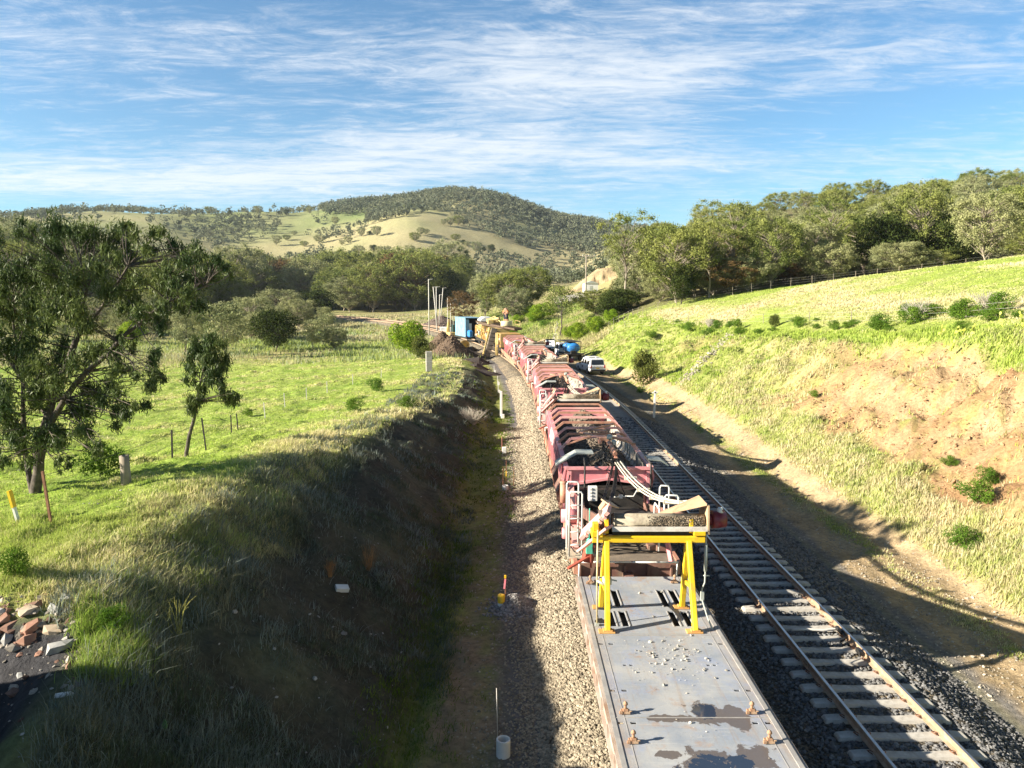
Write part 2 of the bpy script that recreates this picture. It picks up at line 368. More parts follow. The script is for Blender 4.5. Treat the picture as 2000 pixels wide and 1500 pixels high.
# gully below the rocky edge at the very near left, an old gravel apron of the overbridge
def ground(X, Y, detail=True):
    X = np.asarray(X, float); Y = np.asarray(Y, float)
    z = near_z(X, Y); wf = S01(Y, 88, 128); z = z*(1-wf)+far_z(X, Y)*wf
    lt = lat(X, Y)
    k = (1-S01(np.abs(lt), 8, 17))*S01(Y, 95, 130)*(1-S01(Y, 300, 350)); z = z*(1-k)+(track_z(Y)-.6)*k
    # gravel apron: drops away towards the camera and towards the line
    ap = S01(-X, 6.2, 9.0)*(1-S01(Y, 9.5, 13.4)); z = z-ap*2.4
    shade_bank = S01(-X, 8.6, 11)*(1-S01(Y, 9.5, 12.2)); z = z*(1-shade_bank)+4.8*shade_bank      # bank added out of view, shaped to shade the gravel apron
    # old drain and erosion scars in the right-hand bank
    Xc = X-off(Y); bank = S01(Xc, 14, 17)*(1-S01(Xc, 23, 27))*(1-S01(Y, 90, 120))
    z = z+bank*(fbm(X*.33, Y*.33, 4)*1.5)
    sc_ = np.exp(-((Y-37-0.18*(X-20))/7.5)**2)*S01(Xc, 15.5, 18)*(1-S01(Xc, 22.5, 25)); z = z-sc_*(.6+1.0*np.abs(fbm(X*.8+5, Y*.8, 3))+.45*np.abs(fbm(X*2.4, Y*2.4+3, 4, .6)))
    lb = S01(-Xc, 1.9, 3.2)*(1-S01(-Xc, 6.5, 8.5))*(1-S01(Y, 80, 100)); z = z+lb*fbm(X*.5+40, Y*.5, 4)*.65
    far = S01(Y, 120, 400); z = z+far*fbm(X*.006+9, Y*.006, 5)*np.clip(Y-150, 0, 900)*.016*(1-k)*(1-S01(np.abs(X-90), 60, 20)*0)
    if detail:
        inline = (1-S01(np.abs(lt), 5.2, 7.0))*(Y < 470)
        rough = (1-inline)
        z = z+rough*(fbm(X*1.1+3, Y*1.1, 4)*.16+fbm(X*3.7, Y*3.7, 3, .6)*.07)*(1-S01(Y, 150, 400)*.3)
        fld = S01(-Xc, 8, 11); z = z+fld*rough*np.maximum(fbm(X*.9, Y*.42+8, 3), 0)*.35*(1-S01(Y, 100, 140))
        # wheel tracks of the service road
        rt = np.where(Y < 130, 1, 0)*(np.exp(-((Xc-11.9)/.28)**2)+np.exp(-((Xc-13.5)/.28)**2)); z = z-rt*.07
    return z
def gz(x, y): return float(ground(np.array([float(x)]), np.array([float(y)]))[0])
def hit(u, v, lo=6, hi=1500, n=1500):               # where a sight line first meets the ground
    zc = np.geomspace(lo, hi, n); X = (u-1000)*zc/F; hh = (v-VH)*math.cos(PT)*zc/F
    Y = (zc-hh*math.sin(PT))/math.cos(PT); Z = CH-hh; b = np.nonzero(ground(X, Y) > Z)[0]
    i = b[0] if len(b) else -1; return (float(X[i]), float(Y[i]), float(Z[i]))
def cover(X, Y):
    """ground colour: (n,3) plus a grassiness weight"""
    Xc = X-off(Y); lt = lat(X, Y)
    n1 = fbm(X*.35, Y*.35, 5); n2 = fbm(X*1.7+7, Y*1.7+2, 4, .6); n3 = fbm(X*.09+5, Y*.09, 4)
    green = np.array([.25, .31, .07]); lush = np.array([.10, .20, .018]); dry = np.array([.40, .34, .17]); pale = np.array([.50, .42, .25]); soil = np.array([.35, .215, .11]); loam = np.array([.068, .058, .048]); dirt = np.array([.42, .31, .19]); gravel = np.array([.125, .12, .115])
    def mix(a, b, w): w = np.clip(w, 0, 1)[..., None]; return a*(1-w)+b*w
    c = np.broadcast_to(green, X.shape+(3,)).copy()
    c = mix(c, dry, S01(n1+.6*n2, .12, .65)*.75); c = mix(c, lush, S01(-n1+.5*n2, .15, .6)*.7)
    c = np.where((Xc < -4)[..., None] & (Y < 130)[..., None], c*1.18, c)
    # left field: pale tussock along the top edge of the cutting
    edge = np.exp(-((Xc+7.2)/1.8)**2)*(Y < 95); c = mix(c, dry, edge*(.35+n2)*.9)
    c = mix(c, dry, S01(Y, 95, 112)*(1-S01(Y, 118, 150))*S01(-Xc, 15, 25)*.85)
    # left cutting slope: bare dark loam with thin grass
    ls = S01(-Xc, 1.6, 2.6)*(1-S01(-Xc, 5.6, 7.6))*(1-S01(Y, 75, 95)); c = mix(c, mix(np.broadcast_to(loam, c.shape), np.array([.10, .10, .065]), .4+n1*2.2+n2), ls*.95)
    # ditch strip and path along the left of the ballast
    dt = S01(-Xc, -.6, -.1)*(1-S01(-Xc, 1.3, 2.2))*(Y < 110); c = mix(c, dirt*.75, dt*(.55+.9*n2+S01(-Y, -22, -14)*.4)); c = mix(c, np.array([.16, .20, .03]), dt*S01(Y, 22, 34)*(.55+n2))
    # formation
    fm = (1-S01(np.abs(Xc-5.2), 5.1, 5.9))*(Y < 60)+(1-S01(np.abs(lt), 5.1, 5.9))*(Y >= 60); fm = np.clip(fm, 0, 1)*(Y < 345); c = mix(c, gravel*1.4, fm)
    # service road on the right
    rd = S01(Xc, 10.4, 10.9)*(1-S01(Xc, 14.0, 14.8))*(Y < 128); c = mix(c, dirt, rd*.95); c = mix(c, green*.8, rd*np.exp(-((Xc-12.7+.3*n1)/.42)**2)*S01(n1+n2, -.15, .25)); c = mix(c, gravel*1.5, rd*(1-S01(Xc, 10.8, 11.3+n2)))
    # right-hand bank: dry grass, green top, orange scar
    bk = S01(Xc, 14.3, 15.6)*(1-S01(Xc, 22.5, 24.5))*(Y < 130); c = mix(c, mix(np.broadcast_to(dry, c.shape), green, .5+n1*1.6+n2*.5+S01(Y, 50, 75)*.35), bk*.85)
    scar = bk*np.clip(np.exp(-((Y-35-.35*(Xc-19))/14)**2)*1.35*S01(Xc, 15.8+n1*2, 18.2+n1*2)*(1-S01(Xc, 22.2+n1, 23.8+n1))+.28*np.exp(-((Y-78)/6)**2), 0, 1)
    c = mix(c, mix(np.broadcast_to(soil, c.shape), np.array([.38, .27, .155]), .32+n1*1.6+n2*1.2), np.clip(scar*(1.05+n2*1.7), 0, 1))
    topf = S01(Xc, 25, 28)*(Y < 170)*(X > 0); c = mix(c, mix(np.broadcast_to(pale, c.shape), green*1.1, .72+n3*2.2+n1*.5-S01(X-.35*Y, 10, 40)*.45), topf*.9)
    # gravel apron near left
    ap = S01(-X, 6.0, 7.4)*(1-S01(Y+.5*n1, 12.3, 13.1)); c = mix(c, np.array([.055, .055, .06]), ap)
    # far country
    fr = S01(Y, 380, 520); hn = fbm(X*.004+2, Y*.004+8, 5)
    spur = np.array([.37, .33, .18]); c = mix(c, mix(np.broadcast_to(spur, c.shape), np.array([.19, .24, .09]), .38+hn*2.0), fr)
    md = S01(Y, 128, 160)*(1-fr)*(1-fm); c = mix(c, mix(np.broadcast_to(dry*.95, c.shape), np.array([.17, .20, .08]), .15+n3*1.4+n1*.4), md*.85)
    wd = S01(X-.125*Y, 0, 3)*S01(Y, 117, 121)*(1-fr); c = mix(c, np.array([.13, .115, .06]), wd*.8)
    # gravel yard and haul road beside the quarry
    uu = 1000+1500*X/np.maximum(Y, 50)
    yd = np.exp(-((uu-1118)/38)**4)*S01(Y, 178, 195)*(1-S01(Y, 245, 262)); rdc = 1078+(Y-125)*.30; rd2 = np.exp(-((uu-rdc)/(2400/np.maximum(Y, 50)))**4)*S01(Y, 118, 128)*(1-S01(Y, 195, 210)); c = mix(c, np.array([.36, .34, .30]), np.clip(yd+rd2, 0, 1))
    return c
ys = np.concatenate([np.linspace(-60, 5, 14)[:-1], np.geomspace(5+12, 2600+12, 640)-12])
tt = np.concatenate([np.linspace(-5, -.95, 16)[:-1], np.linspace(-.95, .95, 560), np.linspace(.95, 5, 16)[1:]])
YY, TT = np.meshgrid(ys, tt, indexing='ij'); XX = TT*(np.maximum(YY, 0)+12)
ZZ = ground(XX, YY)
nr, nc = XX.shape; idx = np.arange(nr*nc).reshape(nr, nc)
Fq = np.stack([idx[:-1, :-1], idx[:-1, 1:], idx[1:, 1:], idx[1:, :-1]], -1).reshape(-1, 4)
tm, t_, b_, o_ = new_mat('ground')
a = N(t_, 'ShaderNodeVertexColor', layer_name='Col'); g = N(t_, 'ShaderNodeNewGeometry').outputs['Position']
k1 = N(t_, 'ShaderNodeMapRange', i_1=.3, i_2=.7, i_3=.55, i_4=1.4); L(t_, noise(t_, g, 5.5, 10, .75), k1.inputs[0])
k2 = N(t_, 'ShaderNodeMapRange', i_1=.3, i_2=.7, i_3=.72, i_4=1.28); L(t_, noise(t_, g, .45, 8, .7), k2.inputs[0])
kk = M_(t_, 'MULTIPLY', k1.outputs[0], k2.outputs[0]); cc = N(t_, 'ShaderNodeCombineColor'); [L(t_, kk, cc.inputs[i]) for i in range(3)]
L(t_, mixc(t_, 1.0, a.outputs[0], cc.outputs[0], 'MULTIPLY'), b_.inputs['Base Color']); b_.inputs['Roughness'].default_value = .95; b_.inputs['Specular IOR Level'].default_value = .1
bump(t_, b_, M_(t_, 'ADD', noise(t_, g, 7, 8, .75), M_(t_, 'MULTIPLY', noise(t_, g, 1.1, 6, .7), 2.2)), .75, .12)
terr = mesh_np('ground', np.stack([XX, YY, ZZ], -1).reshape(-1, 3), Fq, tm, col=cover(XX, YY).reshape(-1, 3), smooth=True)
tag(terr, 'rolling grassy ground of paddocks, cutting banks and far hills', 'ground', kind='structure')
# ================================================================ TRACK
ballast_m = paint('ballast_stone', (.20, .185, .16), (.34, .31, .26), 9, .9, .35, .65, bmp=.9)
stone_m = vcol_mat('stone', .9, 30, .3)
steel_m = paint('rail_steel', (.34, .23, .15), (.44, .33, .23), 6, .6, bmp=.1)
shine_m = paint('polished_steel', (.55, .53, .50), (.42, .40, .38), 5, .28, metal=.9, bmp=.03)
conc_m = paint('concrete', (.42, .40, .36), (.52, .50, .45), 4, .85, bmp=.3, dirt=(.24, .21, .17), dscale=3)
rust_m = paint('rusty_iron', (.19, .085, .045), (.30, .15, .08), 7, .8, bmp=.4)
# the bed: one shaped sheet under both tracks, following the bend
prof = [(-4.98, -.66), (-4.5, -.52), (-3.72, -.24), (-3.45, -.21), (-1.2, -.24), (-.1, -.36), (.8, -.25), (1.0, -.23), (3.5, -.23), (3.75, -.24), (4.7, -.62), (5.25, -.78)]
ss = np.concatenate([np.arange(2, 60, .35), np.geomspace(60, 370, 150)])
Vb = []
for s_ in ss:
    for k in range(len(prof)-1):
        for q in np.linspace(0, 1, 4, endpoint=False):
            xo = prof[k][0]*(1-q)+prof[k+1][0]*q; zo = prof[k][1]*(1-q)+prof[k+1][1]*q
            x, y, z, a_ = track_pt(5.2+xo, s_); Vb.append((x, y, z+zo))
    x, y, z, a_ = track_pt(5.2+prof[-1][0], s_); Vb.append((x, y, z+prof[-1][1]))
nb = (len(prof)-1)*4+1; _xo = np.concatenate([np.linspace(prof[k][0], prof[k+1][0], 4, endpoint=False) for k in range(len(prof)-1)]+[[prof[-1][0]]]); bcol = np.tile(np.where(_xo < -3.1, 1.05, .55), len(ss))[:, None]*np.array([1.04, 1.0, .93]); Vb = np.array(Vb); Vb[:, 2] += fbm(Vb[:, 0]*2.5, Vb[:, 1]*2.5, 3)*.02
ii = np.arange(len(ss)*nb).reshape(len(ss), nb)
bed_m, t, bs, o = new_mat('ballast_bed'); g = N(t, 'ShaderNodeNewGeometry').outputs['Position']
vo = N(t, 'ShaderNodeTexVoronoi', i_Scale=17.0); L(t, g, vo.inputs['Vector'])
hs = N(t, 'ShaderNodeSeparateColor'); L(t, vo.outputs['Color'], hs.inputs[0])
col = ramp2(t, hs.outputs[0], (.09, .083, .07), (.34, .30, .235), .1, .9); col = mixc(t, 1.0, col, N(t, 'ShaderNodeVertexColor', layer_name='Col').outputs[0], 'MULTIPLY'); L(t, mixc(t, 1.0, col, ramp2(t, noise(t, g, .8, 4), (.7, .7, .7), (1.15, 1.1, 1.0)), 'MULTIPLY'), bs.inputs['Base Color']); bs.inputs['Roughness'].default_value = .95
bump(t, bs, M_(t, 'MULTIPLY', vo.outputs['Distance'], -1.0), 1.0, .06)
bed = mesh_np('ballast_bed', Vb, np.stack([ii[:-1, :-1], ii[:-1, 1:], ii[1:, 1:], ii[1:, :-1]], -1).reshape(-1, 4), bed_m, col=bcol, smooth=True)
tag(bed, 'grey crushed stone bed under both railway tracks', 'ballast', kind='structure')
def bed_z(xo):  return np.interp(xo, [p[0] for p in prof], [p[1] for p in prof])
# loose stones, more of them where they show large
def scatter_bed(n, y0, y1, lo, hi, rg):
    y = np.exp(rg.uniform(np.log(y0), np.log(y1), n)); xo = rg.uniform(lo, hi, n); return xo, y
rg = np.random.default_rng(5)
Ps = []; sz = []; cs = []
for n, lo, hi in ((38000, -4.9, -3.2), (30000, .5, 5.2), (5000, -1.9, .5)):
    xo, y = scatter_bed(n, 9.5, 78 if lo < -3 else 52, lo, hi, rg); xo = xo+rg.normal(0, .08, n)
    if lo > 0:
        ok = ~((np.abs((y-9.0+.3) % .6-.3) < .14) & (np.abs(xo-(MXC-5.2)) < 1.3) & (rg.random(n) < .93)); xo, y = xo[ok], y[ok]; n = len(y)
    s_ = rg.uniform(.024, .050, n)*(1+np.maximum(y-16, 0)*.03)
    Ps.append(np.stack([5.2+xo+off(y), y, bed_z(xo)+fbm(xo*2.5, y*2.5, 3)*.02+s_*.25], 1)); sz.append(s_)
    base = np.where((xo < -3)[:, None], np.array([[.315, .27, .20]]), np.array([[.15, .15, .15]])); cs.append(base)
# spill towards the path
n = 9000; y = np.exp(rg.uniform(np.log(9.5), np.log(50), n)); x = .15+rg.exponential(.33, n)*-1*rg.uniform(.3, 1.9, n)+.3; s_ = rg.uniform(.015, .035, n)*(1+np.maximum(y-16, 0)*.03)
Ps.append(np.stack([x, y, ground(x, y)+s_*.2], 1)); sz.append(s_); cs.append(np.tile([[.33, .285, .21]], (n, 1)))
# a shovelled heap beside the yellow bollard
hx, hy = GX(1003, 1185, -.55)[:2]; n = 1500; q = rg.normal(0, 1, (n, 2)); hh = .34*np.exp(-(q**2).sum(1)*.55)
Ps.append(np.stack([hx+q[:, 0]*.27, hy+q[:, 1]*.36, gz(hx, hy)+hh*rg.uniform(.6, 1, n)], 1)); sz.append(rg.uniform(.03, .055, n)); cs.append(np.tile([[.27, .26, .25]], (n, 1)))
V, Fc, col = stones(np.concatenate(Ps), np.concatenate(sz), 8, .75, np.concatenate(cs))
tag(mesh_np('ballast_stones', V, Fc, stone_m, col=col), 'loose angular ballast stones covering the railway bed', 'ballast', kind='stuff')
def sweep_rail(name, x0, label, smax=372, mat=steel_m, group=None):
    sec = [(-.07, -.16), (.07, -.16), (.07, -.148), (.012, -.125), (.009, -.04), (.036, -.03), (.036, -.006), (.028, 0), (-.028, 0), (-.036, -.006), (-.036, -.03), (-.009, -.04), (-.012, -.125), (-.07, -.148)]
    st = list(np.arange(4, 52, 4))+list(np.linspace(52, smax, 60)); V = []; m = len(sec)
    for s_ in st:
        for a, b in sec:
            x, y, z, an = track_pt(x0+a, s_); V.append((x, y, z+b))
    i = np.arange(len(st)*m).reshape(len(st), m); j = np.roll(i, -1, 1)
    fc = np.stack([i[:-1], j[:-1], j[1:], i[1:]], -1).reshape(-1, 4)
    o = mesh_np(name, np.array(V), fc, mat); o.data.materials.append(shine_m)
    mi = np.zeros(len(fc), np.int32); mi[np.arange(len(fc)) % m == 7] = 1; o.data.polygons.foreach_set('material_index', mi)
    return tag(o, label, 'rail', group)
for x0, lb in ((MXC-.753, 'left hand rail of the clear track, beside the train'), (MXC+.753, 'right hand rail of the clear track, nearest the service road'), (TX-.753, 'left hand rail under the loaded wagons, above the pale stone shoulder'), (TX+.753, 'right hand rail under the loaded wagons and flat wagon')):
    sweep_rail('rail', x0, lb)
def sleeper_mesh():
    m = MB(); xs = [-1.25, -1.2, -.95, -.45, 0, .45, .95, 1.2, 1.25]; hz = [-.19, -.155, -.14, -.165, -.175, -.165, -.14, -.155, -.19]; hw = [.10, .11, .115, .10, .095, .10, .115, .11, .10]
    vs = []
    for x, z, w_ in zip(xs, hz, hw): vs += [(x, -w_-.03, -.30), (x, -w_, z), (x, w_, z), (x, w_+.03, -.30)]
    fs = [(4*i+a, 4*i+a+1, 4*i+a+5, 4*i+a+4) for i in range(len(xs)-1) for a in (0, 1, 2)]+[(0, 1, 2, 3), (32, 35, 34, 33)]
    return m.add(vs, fs)
def clip_mesh(x):
    m = MB()
    for sgn in (-1, 1):
        m.tube([(x+sgn*.10, -.06, -.135), (x+sgn*.15, -.03, -.11), (x+sgn*.16, .03, -.115), (x+sgn*.09, .06, -.13), (x+sgn*.075, .0, -.125)], .011, 5)
    return m
sl0 = sleeper_mesh().build('sleeper', conc_m)
clip_mesh(-.753).each('rail_clip', rust_m, sl0); clip_mesh(.753).each('rail_clip', rust_m, sl0); cl = list(sl0.children)
s_ = 9.0; k = 0
while s_ < 88:
    o = sl0 if k == 0 else sl0.copy()
    if k: 
        C.objects.link(o)
        if s_ < 30:
            for ch in cl: c = ch.copy(); C.objects.link(c); c.parent = o
    x, y, z, a_ = track_pt(MXC, s_); o.location = (x, y, z+random.uniform(-.006, .004)); o.rotation_euler = (0, 0, a_+random.uniform(-.006, .006))
    tag(o, 'concrete sleeper half buried in stone under the clear track', 'sleeper', 'concrete sleepers of the clear track'); s_ += .6; k += 1
# rail joint hardware: impedance bond on the clear track at about seventeen metres
jx, jy, _ = GX(1640, 1222, 0)
jr = empty('track_lead', (MXC, jy, 0), 0, 'pale cable duct laid across the clear track between two sleepers, ending in a black connector', 'cable duct')
m = MB(); m.tube([(-.45, .05, -.13), (-.1, .06, -.12), (.3, .0, -.12), (.62, .06, -.12), (.72, .10, -.06)], .035, 8); m.build('duct', paint('duct_grey', (.5, .49, .46), (.6, .58, .54), 4, .6), jr)
m = MB(); m.tube([(.62, .1, -.1), (.70, .02, -.05), (.70, -.25, -.06), (.66, -.5, -.09), (.5, -.62, -.12)], .028, 8); m.box((.69, -.1, -.07), (.09, .3, .09)); m.box((.66, -1.25, -.07), (.08, .25, .1)); m.each('connector', paint('black_rubber', (.015, .015, .016), (.03, .03, .03), 5, .5), jr)
jr2 = empty('fish_plate', (MXC-.753, jy-1.6, 0), 0, 'row of bolted joint plates along the left hand rail of the clear track', 'fish plate')
m = MB(); m.box((-.045, 0, -.075), (.02, .72, .07)); m.box((.045, 0, -.075), (.02, .72, .07)); m.build('plate', steel_m, jr2, .004)
m = MB(); [m.tube([(-.06, yy, -.075), (.07, yy, -.075)], .016, 6) for yy in (-.27, -.12, .12, .27)]; m.each('bolt', rust_m, jr2)
# ================================================================ TRAIN
pink = paint('faded_red_paint', (.64, .235, .26), (.72, .36, .36), 2.2, .5, .4, .7, dirt=(.30, .17, .13), dscale=2.1, da=.56, db=.78, bmp=.12)
pinkl = paint('sunbleached_red_paint', (.66, .33, .31), (.72, .44, .38), 2.0, .55, .4, .7, dirt=(.38, .24, .17), dscale=2.4, da=.55, db=.8)
rosy = paint('scuffed_orange_red', (.46, .21, .14), (.52, .30, .20), 2.5, .6, dirt=(.20, .13, .09), dscale=3)
tan = paint('dusty_tan_steel', (.52, .37, .22), (.47, .28, .17), 1.8, .6, dirt=(.30, .20, .12), dscale=3)
brown = paint('brown_steel', (.17, .085, .065), (.24, .13, .10), 2.5, .65, dirt=(.22, .17, .12), dscale=2)
blackm = paint('grime_and_shade_black', (.016, .015, .014), (.035, .03, .026), 4, .65, bmp=.3)
hosem = paint('black_hose', (.012, .012, .012), (.025, .024, .022), 6, .42)
dustm = paint('dust_coated_deck', (.17, .14, .11), (.25, .20, .15), 3, .9, dirt=(.12, .09, .07), dscale=2, bmp=.5)
linerm = paint('scoured_liner', (.50, .47, .42), (.38, .35, .31), 1.8, .6, dirt=(.22, .18, .13), dscale=2.5)
greym = paint('grey_paint', (.34, .37, .34), (.41, .43, .39), 2, .55, dirt=(.22, .20, .16), dscale=3, da=.6, db=.8)
whitem = paint('white_paint', (.66, .66, .63), (.74, .74, .70), 3, .45, dirt=(.40, .34, .26), dscale=4, da=.6, db=.85)
teal = paint('sea_green_enamel', (.08, .40, .28), (.12, .48, .36), 4, .4)
spoilm = vcol_mat('spoil', .95, 14, .35)
def hose(m, a, b, sag, r=.018, side=0, n=9, seg=6):
    a = Vector(a); b = Vector(b); pts = []
    for i in range(n):
        t = i/(n-1); p = a.lerp(b, t); p.z -= sag*4*t*(1-t); p.x += side*4*t*(1-t); pts.append(p)
    m.tube(pts, r, seg)
def stone_fill(n, fx, size, seed, cols):
    rg = np.random.default_rng(seed); P = fx(rg, n); return stones(P, rg.uniform(size[0], size[1], n), seed, .8, cols)
def heap_obj(name, x0, x1, y0, y1, zf, label, parent=None, n=2500, seed=1, dark=(.075, .062, .05), loc=(0, 0, 0), rz=0, size=(.03, .075)):
    """a heap: a closed lumpy body with loose lumps on it"""
    nx, ny = 22, 60; xs = np.linspace(x0, x1, nx); yy = np.linspace(y0, y1, ny); Xg, Yg = np.meshgrid(xs, yy, indexing='ij'); Zg = zf(Xg, Yg)
    V = np.stack([Xg, Yg, Zg], -1).reshape(-1, 3); i = np.arange(nx*ny).reshape(nx, ny); Fq = np.stack([i[:-1, :-1], i[1:, :-1], i[1:, 1:], i[:-1, 1:]], -1).reshape(-1, 4)
    Ft = np.concatenate([Fq[:, [0, 1, 2]], Fq[:, [0, 2, 3]]]); col = np.tile(np.array(dark), (len(V), 1))
    rg = np.random.default_rng(seed); px_ = rg.uniform(x0, x1, n); py_ = rg.uniform(y0, y1, n); sz = rg.uniform(*size, n)
    V2, F2, c2 = stones(np.stack([px_, py_, zf(px_, py_)+sz*.3], 1), sz, seed, .8, np.array(dark)*1.7)
    o = mesh_np(name, np.concatenate([V, V2]), np.concatenate([Ft, F2+len(V)]), spoilm, col=np.concatenate([col, c2]))
    o.location = loc; o.rotation_euler = (0, 0, rz); return o
def bogie(root, y, name='bogie'):
    m = MB()
    for sx in (-1, 1):
        m.b2((sx*.98, y-1.1, .42), (sx*1.10, y+1.1, .58)); m.box((sx*1.04, y, .60), (.16, .7, .3)); 
        for yy in (-.9, .9): m.box((sx*1.04, y+yy, .46), (.2, .3, .26))
    m.b2((-1.05, y-.16, .5), (1.05, y+.16, .72)); o = m.build(name, blackm, root, .01)
    for yy in (-.9, .9):
        w_ = MB()
        for sx in (-1, 1): w_.lathe((sx*.755, y+yy, .44), [(0, -.06), (.40, -.06), (.44, -.05), (.44, .05), (.47, .055), (.47, .07), (0, .07)] if sx < 0 else [(0, -.07), (.47, -.07), (.47, -.055), (.44, -.05), (.44, .05), (.40, .06), (0, .06)], 24, False, 'x')
        w_.tube([(-.75, y+yy, .44), (.75, y+yy, .44)], .08, 10); w_.build('wheelset', steel_m, o)
def hopper_wagon(label, heap_label, near=True):
    root = empty('hopper_wagon', (0, 0, 0), 0, label, 'rail wagon', 'red spoil hopper wagons of the work train')
    # -- underframe
    m = MB(); m.b2((-1.30, 3.75, 1.12), (1.30, 22.9, 1.22)); m.build('deck', dustm, root)
    for sx in (-1, 1):
        m = MB(); m.b2((sx*1.303, 3.7, .90), (sx*1.40, 22.95, 1.26)); m.b2((sx*1.19, 7, .62), (sx*1.30, 20, .896))
        for k in range(9): m.b2((sx*1.403, 4.6+k*2.1, .93), (sx*1.44, 4.66+k*2.1, 1.24))
        m.build('side_sill', rosy, root)
    m = MB(); m.b2((-1.30, 3.60, .84), (1.30, 3.69, 1.24))
    for x in (-1.28, -.72, -.1, .5, 1.1): m.b2((x, 3.53, .86), (x+.06, 3.598, 1.2))
    m.b2((-.35, 3.5, 1.243), (.4, 3.7, 1.27)); m.build('headstock', brown, root, .008)
    m = MB()
    for a, b in (((-1.3, 3.46, 1.32), (.28, 3.46, 1.32)), ((.1, 3.44, 1.32), (1.28, 3.44, 1.32)), ((-1.28, 3.46, 1.32), (-1.28, 3.5, .75)), ((1.26, 3.46, 1.32), (1.26, 3.5, .75))): m.tube([a, b], .022, 6)
    m.each('uncoupling_rod', whitem, root)
    rc = random.Random(8); m = MB()
    for k in range(9):
        xx = rc.uniform(-1.1, 1.1); yy = rc.uniform(4.0, 6.6); m.box((xx, yy, 1.22+.08), (rc.uniform(.12, .5), rc.uniform(.1, .3), rc.uniform(.1, .3)), (0, 0, rc.uniform(-.3, .3)))
    m.each('deck_fitting', brown, root, .008)
    m = MB(); 
    for k in range(7): yy = 3.9+rc.uniform(0, 2.6); m.tube([(rc.uniform(-1.2, -.4), yy, 1.25), (rc.uniform(-.3, .4), yy+rc.uniform(-.3, .3), 1.3+rc.uniform(0, .25)), (rc.uniform(.5, 1.2), yy+rc.uniform(-.3, .3), 1.26)], .018, 6)
    m.each('air_line', hosem, root)
    m = MB(); m.bar((.95, 3.9, 2.3), (1.15, 3.65, 1.25), .07, .12); m.build('jack_leg', pink, root)
    m = MB(); m.box((0, 3.35, .88), (.26, .62, .26)); m.box((0, 3.0, .88), (.34, .2, .32)); m.build('coupler', brown, root, .02)
    bogie(root, 5.9); bogie(root, 20.9)
    # -- hopper shell
    sec = [(.72, 1.62), (1.34, 2.30), (1.40, 2.36), (1.33, 2.80)]; Y0, Y1 = 7.75, 19.45
    for sx in (-1, 1):
        pt = [(sx*x, z) for x, z in sec]; th = .05; inn = [(sx*(abs(x)-th), z+ (.03 if i < 2 else 0)) for i, (x, z) in enumerate(sec)]
        m = MB().prism(pt+inn[::-1], Y0, Y1); 
        for k in range(12):   # raised uprights on the outside of the wall
            y = Y0+.35+k*1.0; m.prism([(sx*1.405, 2.33), (sx*1.45, 2.36), (sx*1.38, 2.82), (sx*1.336, 2.80)], y, y+.09)
        m.prism([(sx*1.25, 2.803), (sx*1.40, 2.803), (sx*1.40, 2.86), (sx*1.25, 2.86)], Y0, Y1)
        o = m.build('side_wall', pink if sx < 0 else pinkl, root)
        m = MB(); 
        for k in range(22): y = Y0+.3+k*.52; m.prism([(sx*.72, 1.70), (sx*1.26, 2.33), (sx*1.262, 2.79), (sx*1.235, 2.79), (sx*1.225, 2.345), (sx*.69, 1.72)], y, y+.05)
        m.prism([(sx*.69, 1.67), (sx*1.275, 2.325), (sx*1.268, 2.795), (sx*1.262, 2.795), (sx*1.269, 2.33), (sx*.684, 1.675)], Y0+.06, Y1-.06)
        m.build('liner', linerm, root)
    m = MB()
    for k, (ya, yb) in enumerate(((.9, 2.9), (3.4, 5.3), (8.0, 8.9), (9.4, 10.6))):
        m.prism([(-1.4255, 2.42), (-1.4655, 2.42), (-1.4055, 2.76), (-1.3655, 2.76)], Y0+ya, Y0+yb)
    m.build('side_plate', paint('plum_panel', (.30, .10, .13), (.36, .16, .17), 3, .6), root)
    m = MB().prism([(-1.428, 2.40), (-1.476, 2.40), (-1.412, 2.78), (-1.366, 2.78)], Y0+5.7, Y0+7.7); m.build('data_panel', paint('chalky_white', (.62, .52, .50), (.70, .66, .64), 3, .6, dirt=(.45, .24, .22), dscale=5), root)
    m = MB()
    for sx in (-1, 1):      # chute legs under the hopper
        for k in range(6):
            y = Y0+.6+k*1.95; m.prism([(sx*.75, 1.55), (sx*1.36, 2.28), (sx*1.42, 2.28), (sx*1.36, 1.23), (sx*1.22, 1.23)], y, y+.10)
    m.each('chute_leg', pink, root)
    m = MB(); m.b2((-.95, 7.2, 1.30), (1.0, 8.6, 2.26)); m.build('throat_shade', blackm, root)  # black box added to stand in for the shade of the open end
    for x in (-1.15, 1.18): m = MB(); m.bar((x, 7.7, 2.25), (x, 7.2, 1.25), .10, .16); m.bar((x, 7.7, 2.2), (x*.9, 6.2, 1.26), .05, .10); m.build('corner_post', pink, root)
    if near:
        m = MB()
        for y in (9.3, 11.6): m.prism([(-1.05, 1.30), (-1.48, 1.30), (-1.54, 1.62), (-1.2, 2.22), (-1.02, 2.22)], y, y+1.15)
        m.each('side_chute', brown, root)
    # -- end walls
    for nm, y, sg in (('end_wall', Y0, -1), ('end_wall', Y1, 1)):
        pl = [(-1.36, 2.84), (-1.44, 2.55), (-1.36, 2.24), (-.1, 2.44), (.1, 2.44), (1.36, 2.24), (1.44, 2.55), (1.36, 2.84)]
        m = MB().prism(pl, y, y-sg*-.05 if sg > 0 else y+.05)
        yf = y-.06 if sg < 0 else y+.06
        a_, b_ = (y-.07, y-.002) if sg < 0 else (y+.052, y+.12)
        m.prism([(-1.36, 2.78), (1.36, 2.78), (1.36, 2.87), (-1.36, 2.87)], a_-.03, b_+.0)
